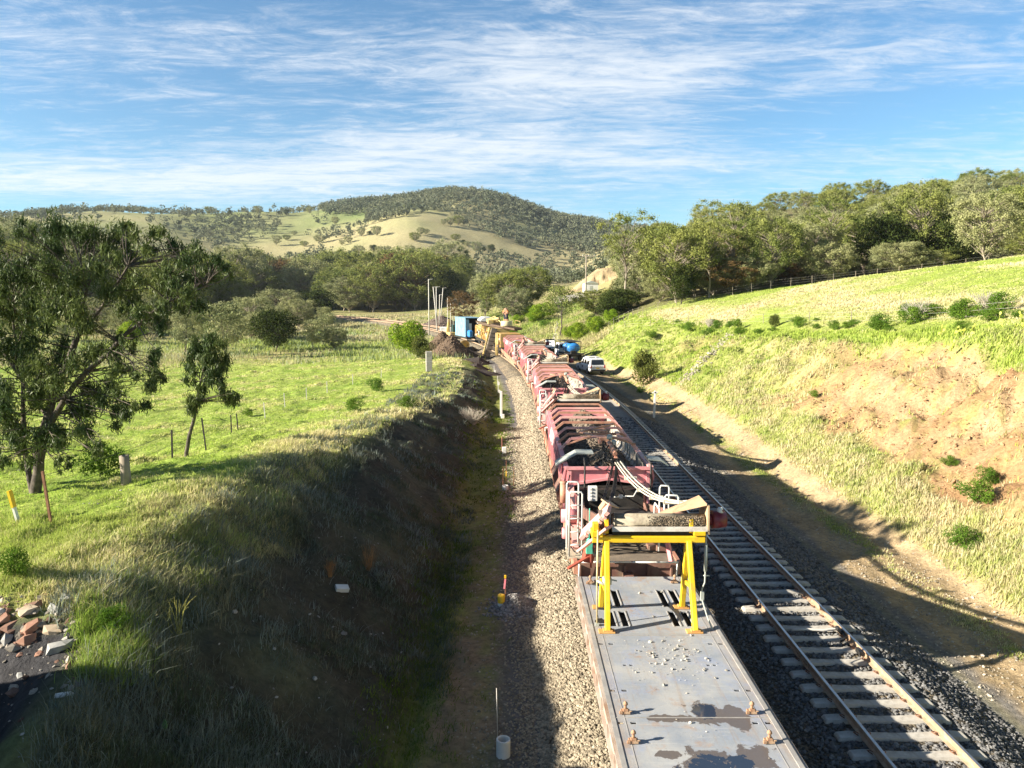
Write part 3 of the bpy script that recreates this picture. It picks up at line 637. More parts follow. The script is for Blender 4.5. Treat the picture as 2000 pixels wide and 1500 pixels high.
        m.prism([(-1.36, 2.24), (-.1, 2.44), (.1, 2.44), (1.36, 2.24), (1.36, 2.31), (.1, 2.51), (-.1, 2.51), (-1.36, 2.31)], a_, b_)
        for x in (-1.27, -.05, 1.17): m.prism([(x, 2.5 if abs(x) < .5 else 2.32), (x+.10, 2.5 if abs(x) < .5 else 2.32), (x+.10, 2.777), (x, 2.777)], a_, b_)
        m.build('end_wall', pink, root)
    # -- roof bows
    bw = [(-1.33, 2.86), (-.98, 3.16), (.98, 3.16), (1.33, 2.86)]
    for k in range(8):
        y = Y1-.05-k*1.27; m = MB(); hi = .07 if k == 7 else 0
        P_ = [Vector((x, y, z+(hi if abs(x) < 1.2 else 0))) for x, z in bw]
        if k == 7: P_.insert(2, Vector((0, y, 3.30)))
        for a, b in zip(P_[:-1], P_[1:]): m.bar(a, b, .065, .085)
        m.build('roof_bow', pinkl if k % 2 else rosy, root)
    m = MB(); yb = [Y1-.05-k*1.27 for k in range(8)]
    m.bar((-.55, yb[6], 3.23), (.9, yb[5]+.5, 3.23), .11, .06); m.bar((.45, yb[6]+.1, 3.232), (-.3, yb[6]+.62, 3.232), .11, .05); m.bar((-.55, yb[6], 3.235), (-.12, yb[7], 3.30), .12, .05); m.bar((.78, yb[6], 3.235), (.72, yb[7]+.1, 3.25), .12, .05)
    m.bar((-1.2, yb[7], 3.0), (-.3, yb[7]-.12, 3.34), .1, .05); m.bar((.2, yb[7]-.1, 3.36), (1.25, yb[7]-.1, 3.05), .1, .06)
    m.each('cross_brace', rosy, root)
    # -- grey deflector hoods at the near end
    m = MB(); th = .04
    m.prism([(-1.62, 2.76), (-.95, 3.14), (-.42, 3.14), (-.42, 3.18), (-.97, 3.18), (-1.62, 2.80)], Y0+.55, Y0+1.15); m.build('deflector_hood', greym, root)
    m = MB().prism([(1.38, 2.90), (1.78, 2.86), (2.02, 2.70), (2.02, 2.74), (1.80, 2.90), (1.38, 2.94)], Y0+.75, Y0+1.35); m.build('deflector_hood', greym, root)
    # -- mast carrying the hoses
    m = MB(); m.bar((.12, Y0+1.9, 3.32), (.22, Y0+.25, 3.22), .12, .14); m.tube([(.15, Y0+1.2, 3.40), (.22, Y0+.15, 3.24)], .07, 10); m.box((.05, Y0+1.75, 3.42), (.34, .3, .12)); m.box((-.12, Y0+1.5, 3.36), (.1, .4, .1)); m.bar((.24, Y0+.35, 3.2), (.24, Y0-.1, 2.88), .1, .1)
    m.build('slewing_mast', rosy, root, .008)
    m = MB(); m.tube([(.18, Y0+1.35, 3.50), (.18, Y0+1.30, 3.60)], .09, 10); m.box((.3, Y0+1.1, 3.42), (.12, .3, .12)); m.build('valve_block', greym, root)
    m = MB(); rg = random.Random(4)
    for k in range(16):
        a = (rg.uniform(-.15, .35), Y0+rg.uniform(.6, 2.0), 3.3+rg.uniform(0, .15)); b = (rg.uniform(-.1, .4), Y0+rg.uniform(-.3, .5), rg.uniform(2.75, 3.15)); hose(m, a, b, rg.uniform(.05, .4), rg.choice((.014, .02)), rg.uniform(-.22, .22))
    for k in range(6): hose(m, (.18+k*.02, Y0+.1, 3.1), (-.55+k*.05, 5.2+k*.05, 2.35), .35, .018, rg.uniform(-.1, .12))
    hose(m, (.2, Y0, 3.0), (.42, 6.4, 2.2), .2); hose(m, (.25, Y0, 3.0), (-.1, 6.6, 2.1), .25); hose(m, (-1.3, 7.0, 2.6), (-1.35, 4.6, 1.9), .25, .02, -.15); hose(m, (-1.25, 7.3, 2.7), (-1.2, 5.3, 1.5), .15, .02, -.2); hose(m, (-1.38, 6.5, 2.3), (-1.3, 3.9, 1.4), .35, .018, -.12)
    hose(m, (-1.0, 3.0, 2.1), (-1.1, 1.0, 2.9), .5, .02); m.each('hose', hosem, root)
    m = MB(); A = Vector((.28, Y0-.1, 3.02)); B = Vector((1.02, 1.1, 3.55))
    for k in range(5):
        q = Vector((k*.055-.1, 0, (k % 2)*.03)); pts = []
        for i in range(12): t = i/11; p = A.lerp(B, t)+q*(1+t*.4); p.z -= .72*4*t*(1-t)*.55; pts.append(p)
        m.tube(pts, .019, 7)
    for t in (.22, .42, .6, .78, .95): p = A.lerp(B, t); p.z -= .72*4*t*(1-t)*.55; m.box(p, (.36, .05, .10))
    m.each('pipe', paint('pale_hose', (.56, .52, .42), (.66, .62, .52), 5, .55, dirt=(.25, .21, .15), dscale=6), root)
    for x, y in ((-.78, Y0-.35), (1.30, Y0-.10)):
        m = MB(); m.tube([(x, y, 2.98), (x, y, 1.65)], .028, 8); m.tube([(x, y, 2.98), (x+(.02 if x < 0 else -.12), y+.5, 3.1)], .028, 8); m.build('upright_pipe', blackm, root)
    # -- platform equipment
    m = MB(); m.box((-.66, 6.2, 2.42), (.26, .2, .42)); 
    for k in range(4): m.box((-.725, 6.09, 2.28+k*.1), (.08, .04, .06))
    m.build('control_box', whitem, root, .01)
    m = MB(); m.bar((-.9, 6.0, 1.86), (1.1, 6.0, 1.86), .12, .10); m.bar((-.9, 6.0, 1.22), (-.9, 6.0, 1.8), .08, .08); m.bar((1.1, 6.0, 1.22), (1.1, 6.0, 1.8), .08, .08); m.box((.3, 6.3, 1.5), (1.3, .4, .5)); m.build('cross_beam', paint('oily_steel', (.09, .08, .07), (.17, .15, .12), 3, .6), root, .01)
    m = MB(); m.tube([(.25, 6.6, 2.22), (.6, 6.6, 2.22), (.7, 6.6, 2.4)], .02, 6); m.tube([(-.1, 6.6, 2.2), (.22, 6.6, 2.2)], .02, 6); m.box((.22, 6.6, 2.22), (.1, .1, .1)); m.each('valve_pipe', whitem, root)
    m = MB(); m.tube([(-1.62, 5.5, 1.95), (-1.12, 5.5, 1.95)], .19, 16); m.tube([(-1.5, 5.5, 1.6), (-1.5, 5.5, 1.3)], .1, 8); m.build('air_tank', pink, root)
    m = MB(); m.tube([(-1.45, 7.1, 1.9), (-1.45, 7.1, 2.5)], .11, 14); m.lathe((-1.45, 7.1, 2.5), [(.12, 0), (.12, .05), (.03, .07)], 14); m.build('filter_can', rosy, root)
    m = MB(); m.bar((-1.22, 7.2, 2.35), (-1.28, 4.6, 1.25), .16, .20); m.bar((-1.35, 6.6, 2.2), (-1.05, 5.2, 1.7), .08, .12); m.build('stay', pinkl, root)
    def rail_frame(x0, x1, y0, y1, z0, z1, nr=3):
        m = MB(); m.tube([(x0, y0, z0), (x0, y0, z1-.06), (x0+(x1-x0)*.1, y0+(y1-y0)*.1, z1), (x1-(x1-x0)*.1, y1-(y1-y0)*.1, z1), (x1, y1, z1-.06), (x1, y1, z0)], .024, 8)
        for k in range(1, nr): z = z0+(z1-z0)*k/nr; m.tube([(x0, y0, z), (x1, y1, z)], .018, 6)
        return m
    rail_frame(-1.50, -1.16, 4.05, 4.05, 1.22, 3.02, 5).build('ladder', whitem, root); rail_frame(-1.52, -1.20, 4.75, 4.75, 1.22, 3.12, 2).build('handrail', whitem, root); rail_frame(-1.50, -1.50, 4.05, 4.7, 1.22, 2.9, 2).build('handrail', whitem, root)
    rail_frame(.92, 1.28, 3.6, 3.6, 2.15, 3.05, 2).build('handrail', whitem, root); rail_frame(.95, 1.2, 4.4, 4.4, 2.1, 3.1, 1).build('handrail', whitem, root); rail_frame(.78, .78, 3.5, 4.2, 1.6, 2.7, 3).build('handrail', whitem, root)
    m = MB()
    for k in range(9): m.box((-1.34, 3.95+k*.1, 1.255), (.42, .055, .03))
    m.each('step_board', paint('bare_planks', (.48, .43, .33), (.58, .52, .40), 6, .8, dirt=(.2, .16, .12), dscale=5), root)
    m = MB(); m.box((-1.10, 2.75, 1.95), (.16, .14, .30)); m.tube([(-1.10, 2.75, 2.1), (-1.10, 2.75, 2.95)], .016, 6); m.lathe((-1.10, 2.75, 2.10), [(.06, 0), (.07, .06), (0, .1)], 10); m.build('oil_unit', teal, root, .01)
    m = MB(); m.box((-1.05, 3.25, 1.62), (.26, .22, .42), (.1, .2, .2)); m.bar((-1.0, 3.2, 1.6), (-1.62, 2.9, 1.35), .1, .05); m.bar((-1.02, 3.05, 1.8), (-1.0, 3.25, 1.3), .05, .2); m.build('brake_gear', paint('rusty_red', (.34, .07, .04), (.26, .06, .04), 4, .7, dirt=(.15, .08, .05)), root, .01)
    # -- discharge conveyor
    q = root
    m = MB()      # side beams of the jib, from the hopper floor up to the head roller
    for x in (-.98, 1.22):
        m.bar((x, .35, 3.22), (x, 5.6, 2.02), .06, .30); m.bar((x, 5.6, 2.02), (x*.75, 8.2, 1.55), .06, .26)
    m.bar((-.95, 3.0, 2.55), (1.2, 3.0, 2.55), .08, .1); m.build('conveyor_jib', brown, q)
    m = MB(); m.bar((.12, .7, 3.12), (.12, 5.6, 1.98), 2.05, .05); m.bar((.12, 5.6, 1.98), (.12, 8.4, 1.5), 1.4, .05); m.build('conveyor_belt', blackm, q)
    m = MB(); m.tube([(-.86, .45, 3.33), (1.13, .45, 3.33)], .155, 24); m.tube([(-.80, .452, 3.33), (-.82, .452, 3.33)], .17, 24); m.build('head_roller', paint('worn_belt', (.30, .26, .19), (.38, .34, .26), 1.4, .7, dirt=(.10, .08, .06), dscale=1.2, da=.42, db=.56, bmp=.3), q)
    m = MB(); m.tube([(1.32, .5, 3.34), (1.62, .5, 3.34)], [.20, .17], 20); m.tube([(1.20, .5, 3.34), (1.32, .5, 3.34)], .13, 16); m.lathe((1.52, .5, 3.5), [(.07, 0), (.06, .06), (0, .08)], 10); m.build('drive_motor', paint('maroon', (.16, .02, .03), (.22, .035, .04), 4, .4), q)
    m = MB(); m.tube([(1.50, .5, 3.50), (1.50, .5, 3.60)], [.085, .05], 10); m.build('motor_cap', whitem, q)
    m = MB(); m.tube([(-1.12, .55, 3.30), (-.92, .55, 3.30)], .23, 18); m.tube([(-1.02, .95, 3.12), (-.86, .95, 3.12)], .18, 16); m.build('bearing_drum', paint('grimy_brown', (.10, .07, .06), (.18, .12, .10), 3, .6), q)
    m = MB(); m.prism([(.18, 3.10), (.98, 3.10), (.98, 3.72), (.24, 3.72)], 1.16, 1.20, 'x'); m.add([(1.14, .24, 3.72), (1.14, .95, 3.72), (.20, 1.15, 3.22), (.30, .62, 3.40), (1.14, .24, 3.76), (1.14, .95, 3.76), (.20, 1.15, 3.26), (.30, .62, 3.44)], ((0,1,2,3),(7,6,5,4),(0,4,5,1),(1,5,6,2),(2,6,7,3),(3,7,4,0))); m.build('dust_cowl', tan, q)
    m = MB(); m.bar((-1.46, .9, 2.86), (-.92, .35, 3.64), .08, .30, (0, 1, 0)); m.bar((-1.52, .6, 2.62), (-.95, .15, 3.28), .30, .05)
    for k in range(5): m.box((-1.40+k*.09, .52-k*.07, 2.98+k*.12), (.05, .12, .07), (0, -.9, 0))
    m.build('side_guard', pinkl, q); 
    m = MB(); m.box((-.88, .62, 3.66), (.26, .36, .03), (.15, .35, .5)); m.box((-1.02, .8, 3.55), (.20, .3, .05), (0, -.95, 0)); m.build('guard_flap', tan, q)
    m = MB(); m.prism([(.27, 3.25), (.22, 3.17), (.17, 3.17), (.22, 3.26)], -.88, 1.16, 'x'); m.build('scraper_plate', linerm, q)
    m = MB(); m.b2((-.86, .30, 2.96), (1.13, .34, 3.16)); m.prism([(.35, 3.0), (2.2, 2.62), (2.2, 2.40), (.9, 2.70), (.30, 2.9)], -.9, 1.15, 'x'); m.build('belt_pan_and_shade', blackm, q)  # front panel added in black to stand in for the dark gap
    n = 1500; rg2 = np.random.default_rng(3); x = rg2.beta(2.2, 1.8, n)*1.35-.2; an = rg2.uniform(-.2, 1.15, n); rr = .155+rg2.exponential(.012, n)
    an = np.where(rg2.random(n) < .55, rg2.uniform(-.9, .1, n), rg2.uniform(.1, .75, n)); P = np.stack([x, .45-np.cos(an)*rr, 3.33-np.sin(an)*rr], 1); V, F2, c2 = stones(P, rg2.uniform(.006, .017, n), 6, .7, (.25, .20, .145)); mesh_np('caked_dirt', V, F2, spoilm, root, c2)['kind'] = 'stuff'
    return root
def load(label, seed, full=.3, n=3500, base=2.05):
    def zf(x, y): return base+full*1.9*np.exp(-((x-.2)/.7)**2)*(.66+.42*np.sin(y*.72+seed*.9+.2))+fbm(np.asarray(x)*1.6+seed, np.asarray(y)*1.6, 3)*.18+.25*np.abs(x)**2*.4
    o = heap_obj('spoil_load', -1.08, 1.08, 7.9, 19.35, zf, label, n=n, seed=seed, dark=(.105, .085, .066)); return tag(o, label, 'spoil', 'dark spoil heaped inside the hoppers', 'stuff')
LB = ['red hopper wagon nearest the camera, its discharge roller over the yellow trestle',
      'second red hopper wagon from the yellow trestle',
      'third red hopper wagon from the yellow trestle, beside the white utility vehicle',
      'farthest red hopper wagon, coupled to the yellow ballast cleaning machine']
w1 = hopper_wagon(LB[0], '')
roots = [w1]+[copy_tree(w1) for _ in range(3)]
SW = [15.75, 35.95, 56.15, 76.35]
def place(o, s0, span=23.0, x0=TX):
    a = Vector(track_pt(x0, s0)[:3]); b = Vector(track_pt(x0, s0+span)[:3]); d = b-a; o.location = a; o.rotation_euler = (0, 0, math.atan2(-d.x, d.y)); return o
for k, (o, s0) in enumerate(zip(roots, SW)):
    o['label'] = LB[k]; place(o, s0)
    ld = load('loose dark spoil lying in the %s red hopper wagon from the yellow trestle' % ('nearest', 'second', 'third', 'farthest')[k], k+1, (.40, .16, .10, .10)[k], (5200, 2500, 1200, 800)[k], (2.05, 1.86, 1.84, 1.84)[k]); place(ld, s0)
# spoil spilt on the far wagons' rollers shows as a lumpy crust
# ---------------------------------------------------------------- flat wagon
fw = empty('flat_wagon', (TX, 0, 0), 0, 'grey blue steel flat wagon with rust stains and puddles in the foreground', 'rail wagon')
dm, t, bs, o = new_mat('flat_deck'); tcn = N(t, 'ShaderNodeTexCoord').outputs['Object']; sp = N(t, 'ShaderNodeSeparateXYZ'); L(t, tcn, sp.inputs[0])
col = ramp2(t, noise(t, tcn, .9, 8, .65, .3), (.25, .28, .325), (.38, .385, .385), .38, .62)
col = mixc(t, M_(t, 'MULTIPLY', N(t, 'ShaderNodeMapRange').outputs[0], 0.0), col, (.3, .3, .3))
bl = N(t, 'ShaderNodeMapRange', i_1=.52, i_2=.66); L(t, noise(t, tcn, 1.2, 10, .7, .6), bl.inputs[0]); col = mixc(t, M_(t, 'MULTIPLY', bl.outputs[0], .55), col, (.25, .31, .47))
ru = N(t, 'ShaderNodeMapRange', i_1=.56, i_2=.68); L(t, noise(t, tcn, 1.7, 10, .72, .2), ru.inputs[0]); col = mixc(t, M_(t, 'MULTIPLY', ru.outputs[0], .7), col, (.36, .21, .11))
mpp = N(t, 'ShaderNodeMapping'); mpp.inputs['Scale'].default_value = (5.5, .35, 1); L(t, tcn, mpp.inputs[0]); sk = N(t, 'ShaderNodeMapRange', i_1=.54, i_2=.66); L(t, noise(t, mpp.outputs[0], 1.6, 9, .7), sk.inputs[0]); col = mixc(t, M_(t, 'MULTIPLY', sk.outputs[0], .38), col, (.30, .21, .14))
mp2 = N(t, 'ShaderNodeMapping'); mp2.inputs['Scale'].default_value = (.5, 7, 1); mp2.inputs['Rotation'].default_value = (0, 0, .5); L(t, tcn, mp2.inputs[0]); sk2 = N(t, 'ShaderNodeMapRange', i_1=.60, i_2=.64); L(t, noise(t, mp2.outputs[0], 3, 9, .6), sk2.inputs[0]); col = mixc(t, M_(t, 'MULTIPLY', sk2.outputs[0], .22), col, (.55, .55, .53))
st = N(t, 'ShaderNodeMapRange', i_1=.62, i_2=.68); L(t, noise(t, tcn, 22, 4, .7), st.inputs[0]); col = mixc(t, M_(t, 'MULTIPLY', st.outputs[0], .35), col, (.12, .11, .11))
# edge grime along both sides
ex = N(t, 'ShaderNodeMapRange', i_1=1.02, i_2=1.36); L(t, M_(t, 'ABSOLUTE', sp.outputs[0]), ex.inputs[0]); col = mixc(t, M_(t, 'MULTIPLY', ex.outputs[0], M_(t, 'ADD', noise(t, tcn, 3, 8, .7), -.05)), col, (.33, .24, .16))
# puddles: two real wet places on the plates near the second pair of locks and the near edge
def blob(cx, cy, rx, ry):
    dx = M_(t, 'DIVIDE', M_(t, 'SUBTRACT', sp.outputs[0], cx), rx); dy = M_(t, 'DIVIDE', M_(t, 'SUBTRACT', sp.outputs[1], cy), ry)
    return M_(t, 'SUBTRACT', 1.0, M_(t, 'SQRT', M_(t, 'ADD', M_(t, 'MULTIPLY', dx, dx), M_(t, 'MULTIPLY', dy, dy))))
pn = M_(t, 'MULTIPLY', M_(t, 'SUBTRACT', noise(t, tcn, 3.2, 12, .68, .4), .5), 2.6)
def pud(spots):
    m_ = None
    for sxy in spots: b = blob(*sxy); m_ = b if m_ is None else M_(t, 'MAXIMUM', m_, b)
    return M_(t, 'ADD', m_, pn)
wet = N(t, 'ShaderNodeMapRange', i_1=.12, i_2=.17); L(t, pud(((.30, 12.25, .34, .42), (.72, 12.15, .26, .42), (-.35, 12.12, .42, .14), (.05, 10.75, .62, .55), (.72, 11.05, .42, .36), (-.6, 11.1, .3, .14))), wet.inputs[0])
pool = N(t, 'ShaderNodeMapRange', i_1=.20, i_2=.24); L(t, pud(((.26, 12.32, .27, .30), (0.0, 10.5, .62, .62), (.45, 10.9, .22, .3))), pool.inputs[0])
col = mixc(t, M_(t, 'MULTIPLY', wet.outputs[0], .9), col, (.105, .085, .075)); col = mixc(t, pool.outputs[0], col, (.03, .045, .075))
L(t, col, bs.inputs['Base Color']); rgh = M_(t, 'ADD', M_(t, 'MULTIPLY', wet.outputs[0], -.25), .58); L(t, mixc(t, pool.outputs[0], rgh, .06), bs.inputs['Roughness'])
nb_ = N(t, 'ShaderNodeBump', i_Distance=.012); L(t, noise(t, tcn, 9, 6, .7), nb_.inputs['Height']); L(t, M_(t, 'MULTIPLY', M_(t, 'SUBTRACT', 1.0, pool.outputs[0]), .35), nb_.inputs['Strength']); L(t, nb_.outputs[0], bs.inputs['Normal'])
def plate(x0, x1, y0, y1, z, th, holes):
    xs = sorted({x0, x1, *[h[0] for h in holes], *[h[1] for h in holes]}); ys_ = sorted({y0, y1, *[h[2] for h in holes], *[h[3] for h in holes]}); m = MB()
    solid = lambda a, b: not any(h[0] < a < h[1] and h[2] < b < h[3] for h in holes)
    for i in range(len(xs)-1):
        for j in range(len(ys_)-1):
            if solid((xs[i]+xs[i+1])/2, (ys_[j]+ys_[j+1])/2):
                m.add([(xs[i], ys_[j], z), (xs[i+1], ys_[j], z), (xs[i+1], ys_[j+1], z), (xs[i], ys_[j+1], z)], ((0, 1, 2, 3),))
    for h in holes:
        a, b, c_, d = h; m.add([(a, c_, z), (b, c_, z), (b, d, z), (a, d, z), (a, c_, z-th), (b, c_, z-th), (b, d, z-th), (a, d, z-th)], ((0, 4, 5, 1), (1, 5, 6, 2), (2, 6, 7, 3), (3, 7, 4, 0)))
    m.add([(x0, y0, z), (x1, y0, z), (x1, y1, z), (x0, y1, z), (x0, y0, z-th), (x1, y0, z-th), (x1, y1, z-th), (x0, y1, z-th)], ((0, 4, 5, 1), (1, 5, 6, 2), (2, 6, 7, 3), (3, 7, 4, 0)))
    return m
holes = []
for xa in (-.93, -.66, .44, .72):
    holes += [(xa, xa+.13, 16.75, 17.72), (xa+.02, xa+.15, 15.72, 16.48)]
for y in (14.85, 13.0, 11.95, 9.3):
    for sx in (-1, 1): holes += [(sx*1.22-.05, sx*1.22+.05, y, y+.07), (sx*1.01-.05, sx*1.01+.05, y, y+.07)]
for y in (13.95,):
    for sx in (-1, 1): holes += [(sx*.86-.035, sx*.86+.035, y, y+.06), (sx*.74-.035, sx*.74+.035, y, y+.06)]
plate(-1.37, 1.37, 3.0, 18.62, 1.15, .02, holes).build('deck_plate', dm, fw, fix=False)
m = MB()
for y in (15.32, 15.25, 12.13, 8.9): m.b2((-1.3, y, 1.1501), (1.3, y+.022, 1.156))
for sx in (-1, 1): m.b2((sx*1.128, 3.1, 1.1501), (sx*1.14, 18.6, 1.155)); m.b2((sx*1.29, 3.1, 1.1501), (sx*1.37, 18.6, 1.164))
for xa in (-.93, -.66, .44, .72):
    for y0, y1, o_ in ((16.75, 17.72, 0), (15.72, 16.48, .02)):
        m.b2((xa+o_-.03, y0-.02, 1.1502), (xa+o_-.008, y1+.02, 1.166)); m.b2((xa+o_+.138, y0-.02, 1.1502), (xa+o_+.16, y1+.02, 1.166))
m.each('deck_weld', paint('rusty_seam', (.27, .26, .25), (.36, .35, .33), 4, .7), fw)
for sx in (-1, 1):
    m = MB(); m.b2((sx*1.373, 3, .86), (sx*1.40, 18.62, 1.15)); m.b2((sx*1.403, 3, .86), (sx*1.46, 18.62, .885)); m.b2((sx*1.403, 3, 1.115), (sx*1.43, 18.62, 1.14))
    for k in range(18): m.b2((sx*1.403, 3.5+k*.85, .89), (sx*1.448, 3.53+k*.85, 1.11))
    m.build('side_sill', paint('dusty_sill', (.42, .36, .31), (.34, .25, .19), 2.4, .7, dirt=(.25, .14, .08)), fw)
m = MB(); m.b2((-1.37, 18.5, .8), (1.37, 18.618, 1.125)); m.box((0, 18.75, .88), (.26, .4, .26)); m.b2((-.3, 3.2, .6), (.3, 18.4, 1.05)); m.build('centre_sill', brown, fw)
bogie(fw, 16.3)
def twist_lock(x, y):
    m = MB(); m.box((0, 0, .03), (.19, .15, .05)); m.box((.0, -.02, .075), (.11, .10, .05)); m.tube([(0, 0, .09), (0, 0, .17)], .03, 10); m.lathe((0, 0, .17), [(.03, 0), (.055, .02), (.045, .06), (.01, .09)], 12); m.box((-.1, -.06, .04), (.07, .05, .06)); m.tube([(.05, -.05, .07), (.13, -.07, .07)], .014, 6)
    o = m.build('twist_lock', tan if False else paint('rusty_orange', (.30, .17, .10), (.44, .31, .20), 8, .85, bmp=.5), fw, .006); o.scale = (.8, .8, .8); o.location = (x, y, 1.158); return o
for x, y in ((-1.10, 12.28), (1.04, 12.28), (-1.10, 11.42), (1.05, 11.42), (-1.1, 18.15), (.98, 18.2), (-1.1, 9), (1.05, 9)): twist_lock(x, y)
rg = np.random.default_rng(21); n = 210
x = TX+np.clip(rg.normal(.15, .5, n), -1.2, 1.2); y = np.where(rg.random(n) < .75, rg.normal(14.3, .5, n), rg.uniform(9.5, 18.3, n)); s_ = np.where(rg.random(n) < .22, rg.uniform(.018, .038, n), rg.uniform(.004, .012, n)); y = np.clip(y, 8, 18.5)
V, Fc, col = stones(np.stack([x, y, np.full(n, 1.165)], 1), s_, 4, .7, (.46, .43, .37)); tag(mesh_np('pebbles', V, Fc, stone_m, col=col), 'pale pebbles scattered on the grey flat wagon deck', 'pebbles', kind='stuff')
# ---------------------------------------------------------------- yellow trestle
yel = paint('yellow_paint', (.74, .47, .012), (.78, .53, .03), 1.6, .5, dirt=(.36, .22, .07), dscale=4, da=.54, db=.74)
oran = paint('orange_feet', (.50, .26, .08), (.60, .36, .12), 4, .7, dirt=(.25, .14, .06))
tr = empty('trestle', (TX-.03, 15.9, 1.152), 0, 'yellow steel A frame trestle standing on the flat wagon under the discharge roller', 'trestle')
for x in (-.98, .86):
    for y, sg in ((-.48, -1), (.78, 1)):
        m = MB(); m.bar((x, y, .04), (x+(.02 if x < 0 else -.06), .12+sg*.06, 1.80), .135, .11, (1, 0, 0)); m.build('leg', yel, tr, .012)
        m = MB(); m.box((x-.02, y, .02), (.34, .19, .035)); m.box((x, y, .05), (.2, .15, .03)); m.build('foot_plate', oran, tr, .006)
m = MB(); m.bar((.84, -.16, .88), (.86, .52, .72), .09, .09); m.bar((-.98, .56, .66), (-.98, -.3, .74), .05, .05); m.each('leg_tie', yel, tr, .008)
m = MB(); m.box((-.06, .12, 1.83), (2.42, .16, .14)); m.box((-1.17, .14, 1.96), (.24, .3, .13)); m.box((1.02, .14, 1.97), (.26, .26, .10)); m.build('top_beam', yel, tr, .012)
m = MB(); m.box((-.96, .16, 2.10), (.09, .09, .32)); m.box((.86, .16, 2.10), (.09, .09, .3)); m.box((-1.2, .12, 2.11), (.12, .18, .16)); m.build('head_bracket', yel, tr, .01)
m = MB(); m.box((-.96, -.1, .98), (.17, .15, .15), (.2, 0, .2)); m.tube([(-1.14, .0, 1.02), (-.75, -.12, .98)], .02, 6); m.build('clamp', greym, tr, .01)
lr = empty('lashing_rod', (TX-1.2, 15.75, 1.16), 0, 'thin pale lashing rod down the left side of the yellow trestle', 'lashing rod'); m = MB(); m.tube([(0, 0, 0), (.0, .1, 1.0), (0.01, .15, 2.05)], .018, 8); m.build('rod', paint('gold_rod', (.50, .42, .24), (.58, .50, .32), 5, .4), lr); m = MB(); m.tube([(0, .1, .95), (.15, .0, .9)], .03, 8); m.box((0, 0, .02), (.08, .08, .05)); m.build('hook', greym, lr)
lr = empty('lashing_rod', (TX+1.16, 15.9, 1.16), 0, 'grey turnbuckle and bent lashing rod down the right side of the yellow trestle', 'lashing rod'); m = MB(); m.tube([(0, .15, 2.1), (0, .12, 1.05), (-.01, .1, .85), (-.08, .05, .72), (-.08, 0, .5), (.0, -.12, .2), (.06, -.35, .0)], .018, 8); m.build('rod', greym, lr); m = MB(); m.tube([(0, .13, 1.7), (0, .12, 1.1)], .036, 8); m.box((-.08, .02, .58), (.07, .06, .2)); m.tube([(-.04, .12, 1.0), (.09, .12, 1.0)], .015, 6); m.build('turnbuckle', greym, lr)
m = MB()
for xa in (-1.0, .38): m.b2((xa, 15.6, .98), (xa+.56, 17.9, 1.06))
m.each('slot_shade', blackm, fw)  # black boxes added under the slots so the recesses read as shaded
m = MB(); rgd = random.Random(3)
for x, y in ((-.9, 18.25), (-1.0, 18.05), (-.95, 16.6), (-1.1, 15.9), (-1.15, 16.0)): m.box((x+rgd.uniform(-.05, .05), y, 1.175), (rgd.uniform(.08, .2), .07, .03), (0, 0, rgd.uniform(-.5, .5)))
m.each('deck_scrap', blackm, fw)
# ================================================================ TREES AND SHRUBS
bark_d = paint('dark_bark', (.06, .048, .038), (.14, .115, .09), 5, .9, bmp=.6)
bark_p = paint('pale_bark', (.30, .26, .20), (.17, .13, .10), 1.2, .85, bmp=.3)
gum_a = leaf_mat('gum_leaves', (.080, .125, .034), (.29, .31, .095), (.24, .25, .07), .3, .25)
gum_g = leaf_mat('grey_green_leaves', (.15, .18, .085), (.37, .38, .20), (.32, .32, .14), .3, .22)
gum_b = leaf_mat('bronze_leaves', (.10, .06, .035), (.22, .13, .07), (.15, .12, .04), .35, .2)
gum_d = leaf_mat('dark_leaves', (.022, .035, .012), (.065, .085, .022), (.05, .07, .02), .5, .15)
big_l = leaf_mat('drooping_leaves', (.030, .060, .022), (.15, .18, .05), (.07, .11, .03), .55, .25, 9, .02)
lime_l = leaf_mat('lime_leaves', (.13, .24, .02), (.30, .38, .04), (.2, .3, .03), .6, .35)
far_l = leaf_mat('far_foliage', (.09, .115, .075), (.19, .20, .125), (.15, .16, .10), .02, .2, .25)
def leaves(cent, rad, n, ln, wd, droop=.0, flat=.8, seed=0, shell=.55, soft=False):
    """leaf quads filling clumps; returns V (4n,3), F"""
    rg = np.random.default_rng(seed); cent = np.asarray(cent, float); rad = np.asarray(rad, float); pw = rad**2/np.sum(rad**2)
    i = rg.choice(len(cent), n, p=pw); d = rg.normal(0, 1, (n, 3)); d /= np.linalg.norm(d, axis=1)[:, None]; r = rad[i]*(shell+(1.12-shell)*rg.random(n)**.7)
    if soft: r = rad[i]*np.minimum(np.abs(rg.normal(0, .62, n)), 1.25)
    P = cent[i]+d*r[:, None]*np.array([1, 1, flat])
    a = rg.normal(0, 1, (n, 3)); a[:, 2] -= droop; a /= np.linalg.norm(a, axis=1)[:, None]
    nrm = d*1.2+rg.normal(0, .45, (n, 3)); b = np.cross(a, nrm); b /= np.linalg.norm(b, axis=1)[:, None]+1e-6
    l_ = (ln*rg.uniform(.6, 1.3, n))[:, None]; w_ = (wd*rg.uniform(.7, 1.3, n))[:, None]; bend = np.cross(a, b)*l_*rg.uniform(-.15, .15, (n, 1))
    V = np.stack([P-a*l_*.5, P+b*w_*.5+bend, P+a*l_*.5, P-b*w_*.5+bend], 1); return V.reshape(-1, 3), np.arange(4*n).reshape(n, 4)
